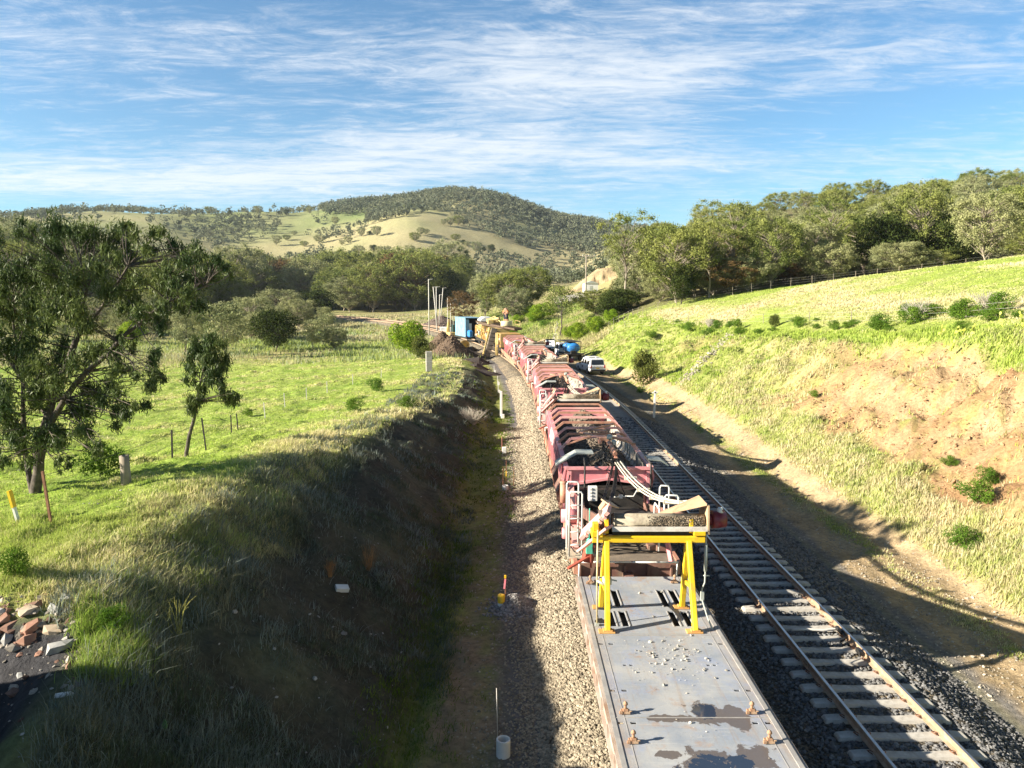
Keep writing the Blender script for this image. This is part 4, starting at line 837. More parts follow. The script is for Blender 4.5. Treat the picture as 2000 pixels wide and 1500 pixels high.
def limb(m, a, b, r0, r1, bow=.15, n=5, seg=6, rg=random):
    a = Vector(a); b = Vector(b); L_ = (b-a).length; off_ = Vector((rg.uniform(-1, 1), rg.uniform(-1, 1), rg.uniform(-.2, .8)))*bow*L_; pts = []
    for i in range(n+1):
        t = i/n; pts.append(a.lerp(b, t)+off_*t*(1-t)*2+Vector((rg.uniform(-1, 1), rg.uniform(-1, 1), 0))*.02*L_*(0 < i < n))
    m.tube(pts, [r0+(r1-r0)*(i/n)**.8 for i in range(n+1)], seg, caps=False); return pts
TREES = {}
def tree_kind(name, h, wide, nclump, nleaf, leaf, lm, bm_, seed, trunk=.38, lean=.05, flat=.75, shape='gum', tr_r=.22, shell=.5):
    rg = random.Random(seed); cs = []; rs = []
    for k in range(nclump):
        t = (k+.5)/nclump; z = h*(trunk+.08+(.92-trunk-.08)*t**.8)
        env = {'gum': math.sin(math.pi*min(.98, .25+.72*t))**.7, 'umb': (1-abs(2*t-1.05)**2.6*.75)**.8, 'round': math.sqrt(max(.05, 1-(2*t-1)**2)), 'cone': 1.1-t, 'col': .6}[shape]
        a = k*2.399+rg.uniform(-.5, .5); r = wide/2*env*(rg.uniform(.25, .92) if shape != 'umb' else rg.uniform(.3, 1.0)**.6)
        cs.append((r*math.cos(a), r*math.sin(a), z+rg.uniform(-.05, .05)*h)); rs.append(wide*rg.uniform(.13, .23)*(1 if nclump < 33 else (26/nclump)**.42)*(.92 if shape == 'umb' else 1))
    m = MB(); tz = h*trunk; base = Vector((0, 0, -.3)); top = Vector((rg.uniform(-1, 1)*lean*h, rg.uniform(-1, 1)*lean*h, tz))
    sp = limb(m, base, top, tr_r, tr_r*.62, .05, 6, 8, rg); hub = [top]; t2 = Vector((top.x*1.4, top.y*1.4, h*.72)); hp = limb(m, top, t2, tr_r*.6, tr_r*.2, .1, 5, 6, rg)
    for c, r in zip(cs, rs):
        s_ = min(hp[:-1]+sp[3:], key=lambda p: (p-Vector((c[0]*.25, c[1]*.25, c[2]-h*.22))).length); limb(m, s_, c, tr_r*.32, tr_r*.06, .18, 4, 5, rg)
    V, Fq = leaves(cs, rs, nleaf, leaf, leaf*.62, .4, flat, seed, shell, shape == 'umb')
    TREES[name] = (m, V, Fq, lm, bm_, h); return name
def tree_proto(name, nm, label, cat='tree', group=None):
    m, V, Fq, lm, bm_, h = TREES[name]; o = empty(nm, (0, 0, 0), 0, label, cat, group)
    m.build('trunk', bm_, o, fix=False); mesh_np('crown', V, Fq, lm, o); return o
PROTO = {}; 
def plant(kind, nm, x, y, sc_, label, cat='tree', group=None, rz=None, z=None, sx=1):
    if kind not in PROTO: o = tree_proto(kind, nm, label, cat, group); PROTO[kind] = o
    else: o = copy_tree(PROTO[kind]); o.name = nm; tag(o, label, cat); 
    if 'group' in o and not group: del o['group']
    if group: o['group'] = group
    o.location = (x, y, gz(x, y) if z is None else z); o.rotation_euler = (0, 0, random.uniform(0, 6.28) if rz is None else rz); vz = random.uniform(.85, 1.18) if cat == 'tree' else 1; o.scale = (sc_*sx*random.uniform(.88, 1.12), sc_*sx, sc_*vz)
    return o
tree_kind('gumA', 13.5, 15, 120, 24000, .31, gum_a, bark_p, 1, .14, flat=.7, shape='umb')
tree_kind('gumB', 12.5, 16, 130, 24000, .31, gum_a, bark_p, 2, .10, flat=.68, shape='umb')
tree_kind('gumC', 14, 12.5, 110, 20000, .30, gum_g, bark_p, 3, .12, flat=.78, shape='umb')
tree_kind('gumD', 11.5, 13, 110, 20000, .30, gum_g, bark_p, 4, .08, flat=.7, shape='umb')
tree_kind('gumE', 12.5, 12, 80, 11000, .30, gum_b, bark_d, 5, .16, flat=.75, shape='umb')
tree_kind('gumF', 10, 9.5, 26, 7500, .36, gum_d, bark_d, 6, .12, shape='round')
tree_kind('gumG', 16.5, 11, 46, 6500, .28, gum_a, bark_p, 7, .42, flat=.45, shape='umb')
tree_kind('bushL', 5, 5.6, 22, 4200, .30, lime_l, bark_d, 8, .12, shape='round', tr_r=.09)
tree_kind('bushD', 3, 3.6, 16, 4200, .17, leaf_mat('olive_shrub', (.055, .075, .02), (.16, .17, .04), (.09, .11, .03), .9, .2), bark_d, 9, .08, shape='round', tr_r=.05)
tree_kind('bushG', 2, 3.2, 14, 2200, .16, leaf_mat('green_shrub', (.06, .13, .015), (.16, .25, .035), (.09, .18, .03), .9, .3), bark_d, 10, .05, shape='round', tr_r=.04)
tree_kind('slim', 10, 6.5, 20, 2100, .30, gum_a, bark_d, 11, .42, .06, tr_r=.15)
tree_kind('sapling', 8, 5, 18, 3600, .26, gum_g, bark_d, 12, .2, .05, shape='round', tr_r=.12)
# --- forest on the right-hand hill
rg = random.Random(2); nR = 0; GR = 'gum trees of the wooded hill on the right'
desc = {'gumA': 'olive gum tree with pale trunk in the right hillside wood', 'gumB': 'broad golden olive gum tree in the right hillside wood', 'gumC': 'grey green gum tree in the right hillside wood', 'gumD': 'low grey green gum tree in the right hillside wood', 'gumE': 'bronze brown gum tree in the right hillside wood', 'gumF': 'dark green round tree in the right hillside wood', 'gumG': 'tall open topped gum tree above the right hillside wood'}
for Y0_, stp in ((121, 6.2), (130, 7), (142, 7.5), (156, 8), (172, 9), (190, 9.5), (212, 10.5), (238, 12), (268, 13), (300, 14.5), (335, 16)):
    X_ = Y0_*.118+5.5+rg.uniform(0, 4)
    while X_ < Y0_*.80+4:
        x = X_+rg.uniform(-2, 2); y = Y0_+rg.uniform(-3, 3)+(X_*.04)
        kind = rg.choices(['gumA', 'gumB', 'gumC', 'gumD', 'gumE', 'gumF', 'gumG'], (7, 7, 6, 6, 2.2 if x < .35*y else .6, 1.2, 2))[0]; s_ = rg.uniform(.78, 1.16)*(.82+.14*S01(y, 130, 260)-.12*S01(y, 250, 330)) * (.92 if x < .38*y else 1.0)
        plant(kind, 'gum_tree', x, y, s_, desc[kind]+(', front row, ' if y < 136 else (', middle rows, ' if y < 200 else ', far rows, '))+('left end' if x < .27*y else ('centre' if x < .5*y else 'right end')), 'tree', GR, sx=rg.uniform(.9, 1.15)); nR += 1; X_ += stp*rg.uniform(.75, 1.1)*(1.0 if x < .7*y else 1.5)
for k in range(90):
    u = rg.uniform(1165, 2150); Y = rg.uniform(117, 150); x = (u-1000)*Y/1500; kd = rg.choice(['gumF', 'gumD', 'sapling', 'gumB', 'gumE'])
    plant(kd, 'understorey_tree', x, Y, rg.uniform(.28, .52)*(1.35 if kd == 'sapling' else 1), 'low bushy %s tree under the %s gums of the right hillside wood' % ({'gumF': 'dark', 'gumD': 'grey green', 'sapling': 'pale', 'gumB': 'olive', 'gumE': 'bronze'}[kd], 'leftmost' if u < 1400 else ('middle' if u < 1750 else 'rightmost')), 'tree', 'understorey of the right hand wood', sx=1.35)
# --- woods left of the line
GL_ = 'trees of the wood beyond the far railway bend'
descL = {k: v.replace('right hillside wood', 'wood beyond the far railway bend') for k, v in desc.items()}
nL = 0
for k in range(200):
    u = rg.uniform(-120, 905); Y = rg.uniform(345, 470)
    if u < 430: Y = rg.uniform(230, 420)
    x = (u-1000)*Y/1500
    if abs(float(lat(np.array(x), np.array(Y)))) < 14 and Y < 350: continue
    kind = rg.choices(['gumA', 'gumB', 'gumC', 'gumD', 'gumE', 'gumF'], (6, 6, 4, 4, 5 if 680 < u < 860 else .5, 2))[0]
    plant(kind, 'gum_tree', x, Y, rg.uniform(1.0, 1.5)*(1.4 if u > 430 else 1.1), descL[kind]+(', front' if Y < 380 else ', back')+(' left' if u < 430 else (' middle' if u < 680 else ' right')), 'tree', GL_, sx=1.15); nL += 1
# --- single trees one can point at
def at(kind, nm, u, v, zc, s_, label, **kw):
    x, y, z = PX(u, v, zc); return plant(kind, nm, x, y, s_, label, **kw)
at('sapling', 'gum_tree', 445, 690, 112, 1.25, 'shaggy grey brown tree standing in the rough grass left of the round dark tree', sx=1.1)
at('gumF', 'round_tree', 537, 672, 128, .80, 'round dark green tree alone at the far edge of the left paddock', sx=1.05)
at('sapling', 'gum_tree', 360, 690, 118, .85, 'small pale shrubby tree behind the slim sapling in the left paddock')
at('bushL', 'lime_bush', 800, 662, 108, 1.0, 'bright lime green bushy tree beside the spoil heaps')
at('bushD', 'olive_bush', 820, 672, 98, .9, 'yellow olive bush at the foot of the lime green tree', cat='shrub')
at('gumE', 'bronze_tree', 905, 622, 195, .78, 'dark bronze tree behind the blue machine cabin', sx=1.0)
at('gumB', 'gum_tree', 1028, 600, 205, 1.02, 'big dense domed gum tree on the knoll above the work train', sx=1.0)
at('gumA', 'gum_tree', 985, 605, 200, .95, 'olive gum tree left of the big domed gum on the knoll')
at('gumC', 'gum_tree', 948, 612, 205, .80, 'grey green gum tree at the left end of the knoll')
at('gumD', 'gum_tree', 1005, 610, 185, .75, 'low gum tree in front of the big domed gum on the knoll')
at('slim', 'slim_tree', 1094, 646, 140, 1.05, 'slim dark trunked tree beside the gravel haul road')
for i, (u, v, zc, s_, lb) in enumerate(((1052, 588, 170, .8, 'lime green shrub below the domed gum tree'), (1070, 575, 175, .75, 'lime green shrub at the right foot of the domed gum tree'), (962, 628, 150, .6, 'lime shrub on the left flank of the knoll'), (1000, 622, 155, .45, 'small lime shrub in the middle of the knoll face'), (1130, 605, 128, .62, 'lime green bush right of the slim tree on the bank shoulder'), (1165, 600, 122, .6, 'lime green bush on the bank shoulder below the power pole'), (1115, 622, 132, .5, 'yellow green bush beside the haul road'), (1195, 594, 120, .5, 'lime bush at the left end of the paddock fence'), (950, 590, 240, .7, 'lime bush behind the bronze tree'), (640, 602, 330, .9, 'yellow green willow bush by the far railway bend'), (570, 600, 335, .75, 'yellow green bush left of the willow at the far bend'))):
    at('bushL', 'lime_bush', u, v, zc, s_, lb, cat='shrub')
at('gumF', 'dark_tree', 1330, 580, 116, .62, 'very dark dense tree at the front edge of the right wood', sx=.95)
at('gumG', 'gum_tree', 1228, 590, 128, .98, 'tall gum with open flat tufts at the left end of the right wood')
at('gumG', 'gum_tree', 1385, 575, 118, .80, 'pale limbed gum leaning out of the front of the right wood')
at('gumC', 'gum_tree', 1925, 520, 105, .66, 'blue grey gum tree alone on the paddock edge at far right', sx=1.2)
# --- scrub between the paddock and the far bend
kk = 0
for k in range(84):
    Y = rg.uniform(122, 320); u = rg.uniform(-60, 690); x = (u-1000)*Y/1500
    if abs(float(lat(np.array(x), np.array(Y)))) < 13: continue
    kd = rg.choices(['sapling', 'gumF', 'gumD', 'bushL'], (5, 1.5, 3, 1))[0]; plant(kd, 'scrub_tree', x, Y, rg.uniform(.30, .80)*(1.1 if kd == 'bushL' else 1)*(1+(Y-128)/300), 'scrubby tree on the rough ground between paddock and railway bend', 'tree', 'scrub trees between the paddock and the railway bend', sx=1.15)
# --- shrubs on the right-hand bank
at('bushD', 'round_bush', 1258, 700, 72, 1.02, 'round olive bush alone on the right bank above the parked vehicles', cat='shrub', sx=.9)
for i, (u, v, zc, s_, kd, lb) in enumerate(((1512, 640, 62, .40, 'bushD', 'small blackish bush on the lip of the right bank'), (1400, 645, 72, .5, 'bushG', 'green bush left of the blackish bush on the bank lip'), (1345, 648, 78, .5, 'bushG', 'green bush above the rock drain'), (1560, 640, 60, .45, 'bushG', 'green bush right of the blackish bush on the bank lip'), (1715, 645, 52, .55, 'bushG', 'dense green bush left of the grey twigs on the bank lip'), (1780, 635, 48, .60, 'bushG', 'green bush under the bare grey twigs'), (1880, 625, 44, .62, 'bushG', 'dark green bush at the upper right of the bank'), (1950, 612, 42, .60, 'bushG', 'rightmost dark green bush on the bank lip'), (1440, 640, 70, .42, 'bushG', 'low green bush in the middle of the bank lip'), (1630, 645, 56, .38, 'bushG', 'low green bush between the two pale twig clumps'), (1910, 985, 27, .42, 'bushG', 'feathery green shrub low on the right bank'), (1880, 1075, 24.5, .36, 'bushG', 'bright fennel like shrub near the foot of the right bank'), (1855, 915, 29, .22, 'bushG', 'little green plant on the orange scar'), (1930, 945, 28, .3, 'bushG', 'green shrub just above the feathery shrub'), (1250, 770, 60, .3, 'bushG', 'low weeds at the foot of the bank by the white post'), (1590, 780, 46, .22, 'bushG', 'green weed clump in the middle of the bank'))):
    x, y, z = hit(u, v, 18); plant(kd, 'green_bush' if kd == 'bushG' else 'dark_bush', x, y, s_, lb, 'shrub')
for i, (u, v, s_, lb) in enumerate(((735, 765, .5, 'largest green bush on the left paddock near the cutting'), (795, 800, .38, 'green bush low on the paddock edge above the dark cutting'), (690, 805, .4, 'green bush left of the others on the paddock edge'), (485, 815, .25, 'small dark bush alone in the left paddock'), (30, 1130, .26, 'feathery green bush beside the broken rocks'), (215, 1235, .20, 'bright green weed at the edge of the gravel apron'), (200, 935, .55, 'dark green bush left of the grey strainer post'))):
    x, y, z = hit(u, v, 8); plant('bushG', 'green_bush', x, y, s_, lb, 'shrub')
for k in range(26):
    u = 1290+k*27+rg.uniform(-26, 26); x, y, z = hit(u, 648-(u-1300)*.035+rg.uniform(-16, 16), 25, 200)
    plant('bushG', 'bank_shrub', x, y, rg.uniform(.14, .44), 'low green shrub in the leafy band along the lip of the right bank', 'shrub', 'low shrubs along the lip of the right bank', sx=1.5)
for k in range(34):
    u = rg.uniform(935, 1085); Y = rg.uniform(128, 195); x = (u-1000)*Y/1500
    if float(lat(np.array(x), np.array(Y))) < 12: continue
    kd = rg.choice(['bushL', 'bushD', 'bushG', 'sapling']); plant(kd, 'knoll_shrub', x, Y, {'bushL': .4, 'bushD': .6, 'bushG': .8, 'sapling': .3}[kd]*rg.uniform(.6, 1.3), 'shrub on the scrubby knoll to the right of the yellow machine', 'shrub', 'shrubs of the knoll beside the yellow machine', sx=1.3)
# --- far hills: one wooded mass, and single paddock trees
LIM = {600: 380, 640: 418, 700: 432, 750: 427, 790: 424, 830: 420, 870: 424, 900: 438, 950: 448, 1000: 470, 1050: 490, 1100: 512, 1180: 535, 1250: 540}
rgn = np.random.default_rng(9); n = 60000; u = rgn.uniform(-150, 1260, n); Y = np.sqrt(rgn.uniform(430**2, 1330**2, n)); X = (u-1000)*Y/1500; Z = ground(X, Y, False); v = VH-(Z-CH)*1500/math.cos(PT)/Y
cl_ = fbm(X*.012+3, Y*.012, 4); lim = np.interp(u, list(LIM), list(LIM.values()))+8+cl_*22
dens = np.where((u > 600) & (v < lim), .75, 0.0); dens = np.where((u > 870) & (v < lim) & (v > lim-45), .55+cl_*1.2, dens)
dens = np.where((u <= 640) & (v < 436) & (Y > 780), .05+np.maximum(cl_-.05, 0)*1.0, dens)
dens = np.where((u > 380) & (u < 640) & (v > 440) & (v < 520), np.maximum(cl_+.08, 0)*1.1, dens)
dens = np.where((u <= 400) & (v >= 436), np.maximum(cl_-.05, 0)*.9, dens)
dens = np.where((u > 560) & (u < 720) & (v > 425) & (v < 500), np.maximum(cl_-.02, 0)*1.0, dens); dens = np.where((v > 505) & (u > 560) & (u < 1150), .22+np.maximum(cl_, 0)*1.3, dens); dens = np.where((v > 540), .55, dens)
keep = rgn.random(n) < dens*.32*(Y/900)**.6; X, Y, Z = X[keep], Y[keep], Z[keep]; nt_ = len(X)
print('far trees', nt_)
q = 46; hgt = rgn.uniform(7, 12.5, nt_); d = rgn.normal(0, 1, (nt_, q, 3)); d /= np.linalg.norm(d, axis=2)[:, :, None]; d *= (.55+.5*rgn.random((nt_, q, 1)))
lob = rgn.normal(0, .42, (nt_, 4, 3)); li = rgn.integers(0, 4, (nt_, q)); d = d*.62+lob[np.arange(nt_)[:, None], li]
Pc = np.stack([X, Y, Z], 1)[:, None, :]+d*(hgt[:, None, None]*np.array([.40, .40, .34]))+np.array([0, 0, 1])*(hgt*.58)[:, None, None]
Pc = Pc.reshape(-1, 3); nn = len(Pc); a = rgn.normal(0, 1, (nn, 3)); a /= np.linalg.norm(a, axis=1)[:, None]; b = np.cross(a, rgn.normal(0, 1, (nn, 3))); b /= np.linalg.norm(b, axis=1)[:, None]; s_ = rgn.uniform(.55, 1.15, (nn, 1))
V = np.stack([Pc-a*s_, Pc+b*s_*.8, Pc+a*s_, Pc-b*s_*.8], 1).reshape(-1, 3)
tag(mesh_np('hill_forest', V, np.arange(len(V)).reshape(-1, 4), far_l), 'blue green woodland covering the far hilltops and gullies', 'woodland', kind='stuff')
k = 0
for (u, v) in ((706, 462), (722, 460), (736, 462), (810, 472), (822, 460), (832, 458), (890, 470), (905, 478), (912, 482), (680, 475), (668, 480), (594, 482), (625, 475), (742, 500), (756, 495), (730, 492), (660, 500), (800, 500), (840, 500), (860, 505), (930, 495), (945, 492), (960, 494), (875, 510), (820, 515), (700, 505), (655, 440), (866, 440), (880, 442), (895, 440), (560, 470), (540, 480), (575, 460), (350, 440), (262, 415), (280, 412), (318, 412), (345, 410), (355, 412), (395, 415), (410, 418), (450, 420), (505, 420), (545, 420), (560, 421), (605, 418), (158, 410), (165, 411)):
    x, y, z = hit(u, v, 450, 1400)
    if z < -50: continue
    kd = rg.choice(['gumB', 'gumD', 'gumF', 'gumC']); plant(kd, 'paddock_tree', x, y, rg.uniform(.42, .8), 'single tree dotted on the open grass of the far hills', 'tree', 'single trees on the far grassy hills', sx=1.2); k += 1
print('trees', nR, nL, k)
# --- the big gum tree at the left
bt = empty('gum_tree', (0, 0, 0), 0, 'large dark gum tree with drooping leaves filling the left of the view', 'tree')
Bx, By, _ = PX(66, 950, 23.0); Bz = gz(Bx, By); B = Vector((Bx, By, Bz-.2)); rg = random.Random(5)
cp = [(150,455,50),(215,462,48),(105,492,48),(60,455,30),(275,500,45),(330,505,40),(375,515,36),(405,540,34),(425,520,26),(345,560,42),(290,560,48),(215,545,55),(140,555,55),(70,550,55),(20,520,50),(-40,560,60),(10,620,60),(85,635,58),(160,620,50),(235,600,45),(300,610,36),(370,590,30),(60,700,55),(130,705,50),(195,690,40),(-40,700,70),(0,780,55),(75,780,55),(140,780,48),(205,760,38),(250,725,30),(285,745,30),(310,735,22),(265,790,28),(225,815,30),(170,840,36),(105,850,42),(40,850,42),(-30,860,50),(300,690,24),(240,670,30),(190,880,20),(130,910,18),(60,900,24),(10,905,26),(-90,620,60),(-90,780,60),(310,470,24),(180,425,30),(235,430,24),(120,430,24),(390,495,22),(-20,470,40),(320,640,22),(270,880,0)]
cs, rs = [], []
for u, v, r in cp:
    if r == 0: continue
    for kk in range(5):
        zc = 22.5+rg.uniform(-2.0, 2.2); x, y, z = PX(u+rg.gauss(0, r*.5), v+rg.gauss(0, r*.42), zc); cs.append((x, y, z)); rs.append(r*zc/1500*rg.uniform(.28, .60)); cs[-1] = (cs[-1][0], cs[-1][1], min(cs[-1][2], CH+2.0-.3*rg.random()))
V, Fq = leaves(cs, rs, 92000, .19, .036, 1.6, 1.15, 77, .05, True); mesh_np('crown', V, Fq, big_l, bt)
m = MB()
f1 = Vector(PX(82, 870, 23)); f2 = Vector(PX(110, 760, 22.8)); f3 = Vector(PX(150, 660, 22.6)); f4 = Vector(PX(170, 560, 22.6))
s1 = limb(m, B, f1, .17, .14, .03, 4, 10, rg); s2 = limb(m, f1, f2, .14, .12, .05, 4, 9, rg); s3 = limb(m, f2, f3, .12, .085, .06, 5, 8, rg); s4 = limb(m, f3, f4, .085, .04, .1, 5, 7, rg)
g1 = limb(m, B+Vector((-.1, .1, 0)), PX(48, 880, 23.2), .09, .075, .08, 4, 8, rg); g2 = limb(m, g1[-1], PX(35, 720, 23.6), .075, .05, .06, 5, 7, rg); g3 = limb(m, g2[-1], PX(20, 600, 23.6), .05, .03, .1, 5, 6, rg)
h1 = limb(m, f1, PX(200, 700, 22), .10, .07, .12, 6, 8, rg); h2 = limb(m, h1[-1], PX(290, 615, 21.6), .07, .045, .12, 5, 7, rg); h3 = limb(m, h2[-1], PX(400, 560, 21.5), .045, .02, .1, 5, 6, rg)
k1_ = limb(m, f3, PX(250, 520, 22.4), .06, .03, .12, 5, 6, rg); k2_ = limb(m, s2[2], PX(-40, 640, 23.5), .08, .04, .1, 5, 6, rg)
nodes = s2+s3+s4+g2+g3+h1+h2+h3+k1_+k2_
for c in cs:
    cv = Vector(c); p = min(nodes, key=lambda q: (q-cv).length+.6*max(0, q.z-cv.z+.3)); L1 = limb(m, p, cv, .022, .007, .22, 5, 5, rg)
    for j in range(1): limb(m, L1[3], cv+Vector((rg.uniform(-.5, .5), rg.uniform(-.5, .5), rg.uniform(-.3, .4))), .010, .004, .2, 3, 4, rg)
m.build('trunk', bark_d, bt, fix=False)
# --- the slim sapling beside it
stree = empty('sapling', (0, 0, 0), 0, 'slim crooked sapling with drooping dark leaves in the left paddock', 'tree')
cp = [(400,672,28),(425,690,24),(378,700,24),(440,712,16),(398,715,28),(370,735,20),(425,735,24),(395,758,26),(430,770,20),(448,782,16),(378,780,18),(372,800,12),(455,775,9),(415,660,14)]; cs, rs = [], []
for u, v, r in cp:
    for kk in range(4): zc = 30+rg.uniform(-.6, .6); cs.append(PX(u+rg.gauss(0, r*.45), v+rg.gauss(0, r*.45), zc)); rs.append(r*zc/1500*rg.uniform(.45, .75))
V, Fq = leaves(cs, rs, 9500, .21, .042, 2.2, 1.15, 31, .1, True); mesh_np('crown', V, Fq, big_l, stree)
m = MB(); pts = [Vector(PX(*p)) for p in ((365, 910, 30), (364, 885, 30), (370, 850, 30), (380, 815, 30), (384, 785, 30), (392, 745, 30), (402, 700, 30), (408, 670, 30))]; m.tube(pts, [.10, .085, .075, .065, .055, .04, .025, .012], 8, caps=False)
for c in cs: limb(m, min(pts[4:], key=lambda q: (q-Vector(c)).length+max(0, q.z-c[2])), c, .02, .006, .15, 4, 5, rg)
m.build('trunk', bark_d, stree, fix=False)
# --- bare grey twiggy shrubs on the bank lip, dead bush by the ditch
twig_m = paint('dead_twigs', (.42, .38, .31), (.52, .48, .40), 5, .9)
def twigs(nm, x, y, h, label, n=60, mat=twig_m, spread=.8, r=.008):
    o = empty(nm, (x, y, gz(x, y)), 0, label, 'dead shrub'); m = MB(); rg = random.Random(int(x*100))
    for k in range(n):
        a = rg.uniform(0, 6.28); e = rg.uniform(.15, spread); p0 = Vector((rg.uniform(-.1, .1)*h, rg.uniform(-.1, .1)*h, 0)); p1 = p0+Vector((math.cos(a)*e*h, math.sin(a)*e*h, h*rg.uniform(.5, 1)))
        L1 = limb(m, p0, p1, r, r*.4, .2, 3, 4, rg)
        for j in range(2): limb(m, L1[2], p1+Vector((rg.uniform(-.2, .2), rg.uniform(-.2, .2), rg.uniform(-.05, .2)))*h, r*.5, r*.25, .2, 2, 3, rg)
    m.build('twigs', mat, o, fix=False); return o
for u, v, zc, h, lb in ((1790, 628, 50, 1.5, 'bare pale grey shrub in the middle of the bank lip'), (1925, 612, 44, 1.3, 'bare grey twigs tangled in the dark green bushes at upper right'), (1385, 640, 76, 1.0, 'small bare grey shrub on the left half of the bank lip')):
    x, y, z = hit(u, v, 20); twigs('dead_shrub', x, y, h, lb, r=.02)
x, y, z = hit(925, 830, 20); twigs('dead_shrub', x, y, 1.0, 'round pale dead bush beside the ditch, below the paddock edge', 130, spread=1.1, r=.011)
rust_t = paint('rusty_stalks', (.34, .17, .06), (.44, .26, .12), 5, .9)
for u, v, h, lb in ((720, 1115, .7, 'larger clump of rusty brown dock stalks on the dark slope'), (645, 1130, .45, 'smaller clump of rusty brown dock stalks on the dark slope')):
    x, y, z = hit(u, v, 8); twigs('dock_clump', x, y, h, lb, 45, rust_t, .30, .003)
x, y, z = hit(345, 1240, 6); twigs('tall_weed', x, y, .75, 'tall yellow stemmed weed standing on the dark slope', 7, leaf_mat('yellow_stem', (.36, .36, .10), (.45, .42, .16), trans=.2), .22, .008)
# --- prickly pears
pear = paint('pear_pads', (.34, .40, .06), (.48, .46, .07), 3, .6, bmp=.2); pear_d = paint('pear_pads_dark', (.10, .20, .07), (.14, .26, .09), 3, .55, bmp=.2)
def cactus(x, y, n, sc_, label, mat):
    o = empty('prickly_pear', (x, y, gz(x, y)), 0, label, 'cactus'); rg = random.Random(int(x*31+y)); tips = [(Vector((rg.uniform(-1.6, 1.6)*sc_*n/14, rg.uniform(-.5, .5)*sc_, 0)), rg.uniform(-.4, .4)) for _ in range(max(2, n//6))]
    for k in range(n):
        p, tl = rg.choice(tips); L_ = rg.uniform(.22, .34)*sc_; t2 = tl+rg.uniform(-.7, .7); az = rg.uniform(0, 3.14); m = MB(); vs = []; fs = []
        up = Vector((math.sin(t2)*math.cos(az), math.sin(t2)*math.sin(az), math.cos(t2))); sd = up.cross(Vector((math.cos(az+1.3), math.sin(az+1.3), .1))).normalized(); nn = up.cross(sd)
        for s2_ in (-1, 0, 1):
            for j in range(10):
                a = 2*math.pi*j/10; r_ = (1 if s2_ == 0 else .8); vs.append(p+up*L_*(.5-.5*math.cos(a)*r_)+sd*L_*.36*math.sin(a)*r_*(1.1 if math.cos(a) < 0 else .85)+nn*s2_*.02*sc_)
        for j in range(10): b = (j+1) % 10; fs += [(j, b, 10+b, 10+j), (10+j, 10+b, 20+b, 20+j)]
        fs += [tuple(range(9, -1, -1)), tuple(range(20, 30))]; m.add(vs, fs, False); m.build('pad', mat, o); tips.append((p+up*L_*.97, t2))
    return o
for u, v, n, s_, lb in ((1868, 655, 30, .75, 'yellow prickly pear at the left of the row on the bank'), (1945, 655, 34, .75, 'middle prickly pear of the row on the bank'), (1995, 640, 26, .75, 'prickly pear at the right end of the row, by the frame edge'), (1880, 688, 14, .6, 'small pale prickly pear below the row on the bank')):
    x, y, z = hit(u, v, 18); cactus(x, y, n, s_, lb, pear)
x, y, z = hit(285, 1450, 5); cactus(x, y, 7, .55, 'little dark green prickly pear low on the shaded slope', pear_d)
# ================================================================ WORK SITE AND SMALL THINGS
glassm, t, bs, o = new_mat('dark_glass'); bs.inputs['Base Color'].default_value = (.015, .02, .025, 1); bs.inputs['Roughness'].default_value = .06
carw = paint('white_car_paint', (.72, .73, .74), (.76, .77, .78), 1, .22, bmp=0, dirt=(.5, .47, .42), dscale=1.5, da=.6, db=.9)
tyre = paint('tyre_rubber', (.018, .018, .018), (.035, .033, .03), 6, .8); redl = paint('red_lens', (.45, .01, .01), (.5, .02, .02), 3, .2, bmp=0); blueT = paint('blue_tank', (.03, .20, .55), (.045, .26, .62), 2, .35, bmp=.05)
chrome = paint('alloy', (.4, .4, .42), (.5, .5, .5), 5, .35, metal=.6); orangem = paint('orange_yellow', (.52, .30, .06), (.56, .38, .12), 1.6, .6, dirt=(.26, .18, .10), dscale=1.6, da=.42, db=.62)
yelm = paint('machine_yellow', (.54, .38, .10), (.52, .42, .20), 1.2, .6, dirt=(.30, .23, .14), dscale=1.6, da=.42, db=.62)
def wheel(root, x, y, r, w_=.24):
    m = MB(); s_ = 1 if x > 0 else -1; m.lathe((x, y, r), [(0, -w_/2), (r*.9, -w_/2), (r, -w_/2+.03), (r, w_/2-.03), (r*.9, w_/2), (0, w_/2)], 20, True, 'x'); o = m.build('wheel', tyre, root)
    m = MB(); m.lathe((x+s_*(w_/2), y, r), [(0, s_*.02), (r*.52, s_*.015), (r*.58, -s_*.02)], 12, False, 'x'); m.build('rim', chrome, o)
def text_mesh(name, txt, size, mat, parent, loc, rot, ext=.004):
    cu = bpy.data.curves.new(name, 'FONT'); cu.body = txt; cu.size = size; cu.extrude = ext; cu.align_x = 'CENTER'; cu.align_y = 'CENTER'; tmp = bpy.data.objects.new(name, cu); C.objects.link(tmp)
    bpy.context.view_layer.update(); me = bpy.data.meshes.new_from_object(tmp.evaluated_get(bpy.context.evaluated_depsgraph_get())); C.objects.unlink(tmp); bpy.data.objects.remove(tmp)
    me.materials.clear(); me.materials.append(mat); o = bpy.data.objects.new(name, me); C.objects.link(o); o.parent = parent; o.location = loc; o.rotation_euler = rot; return o
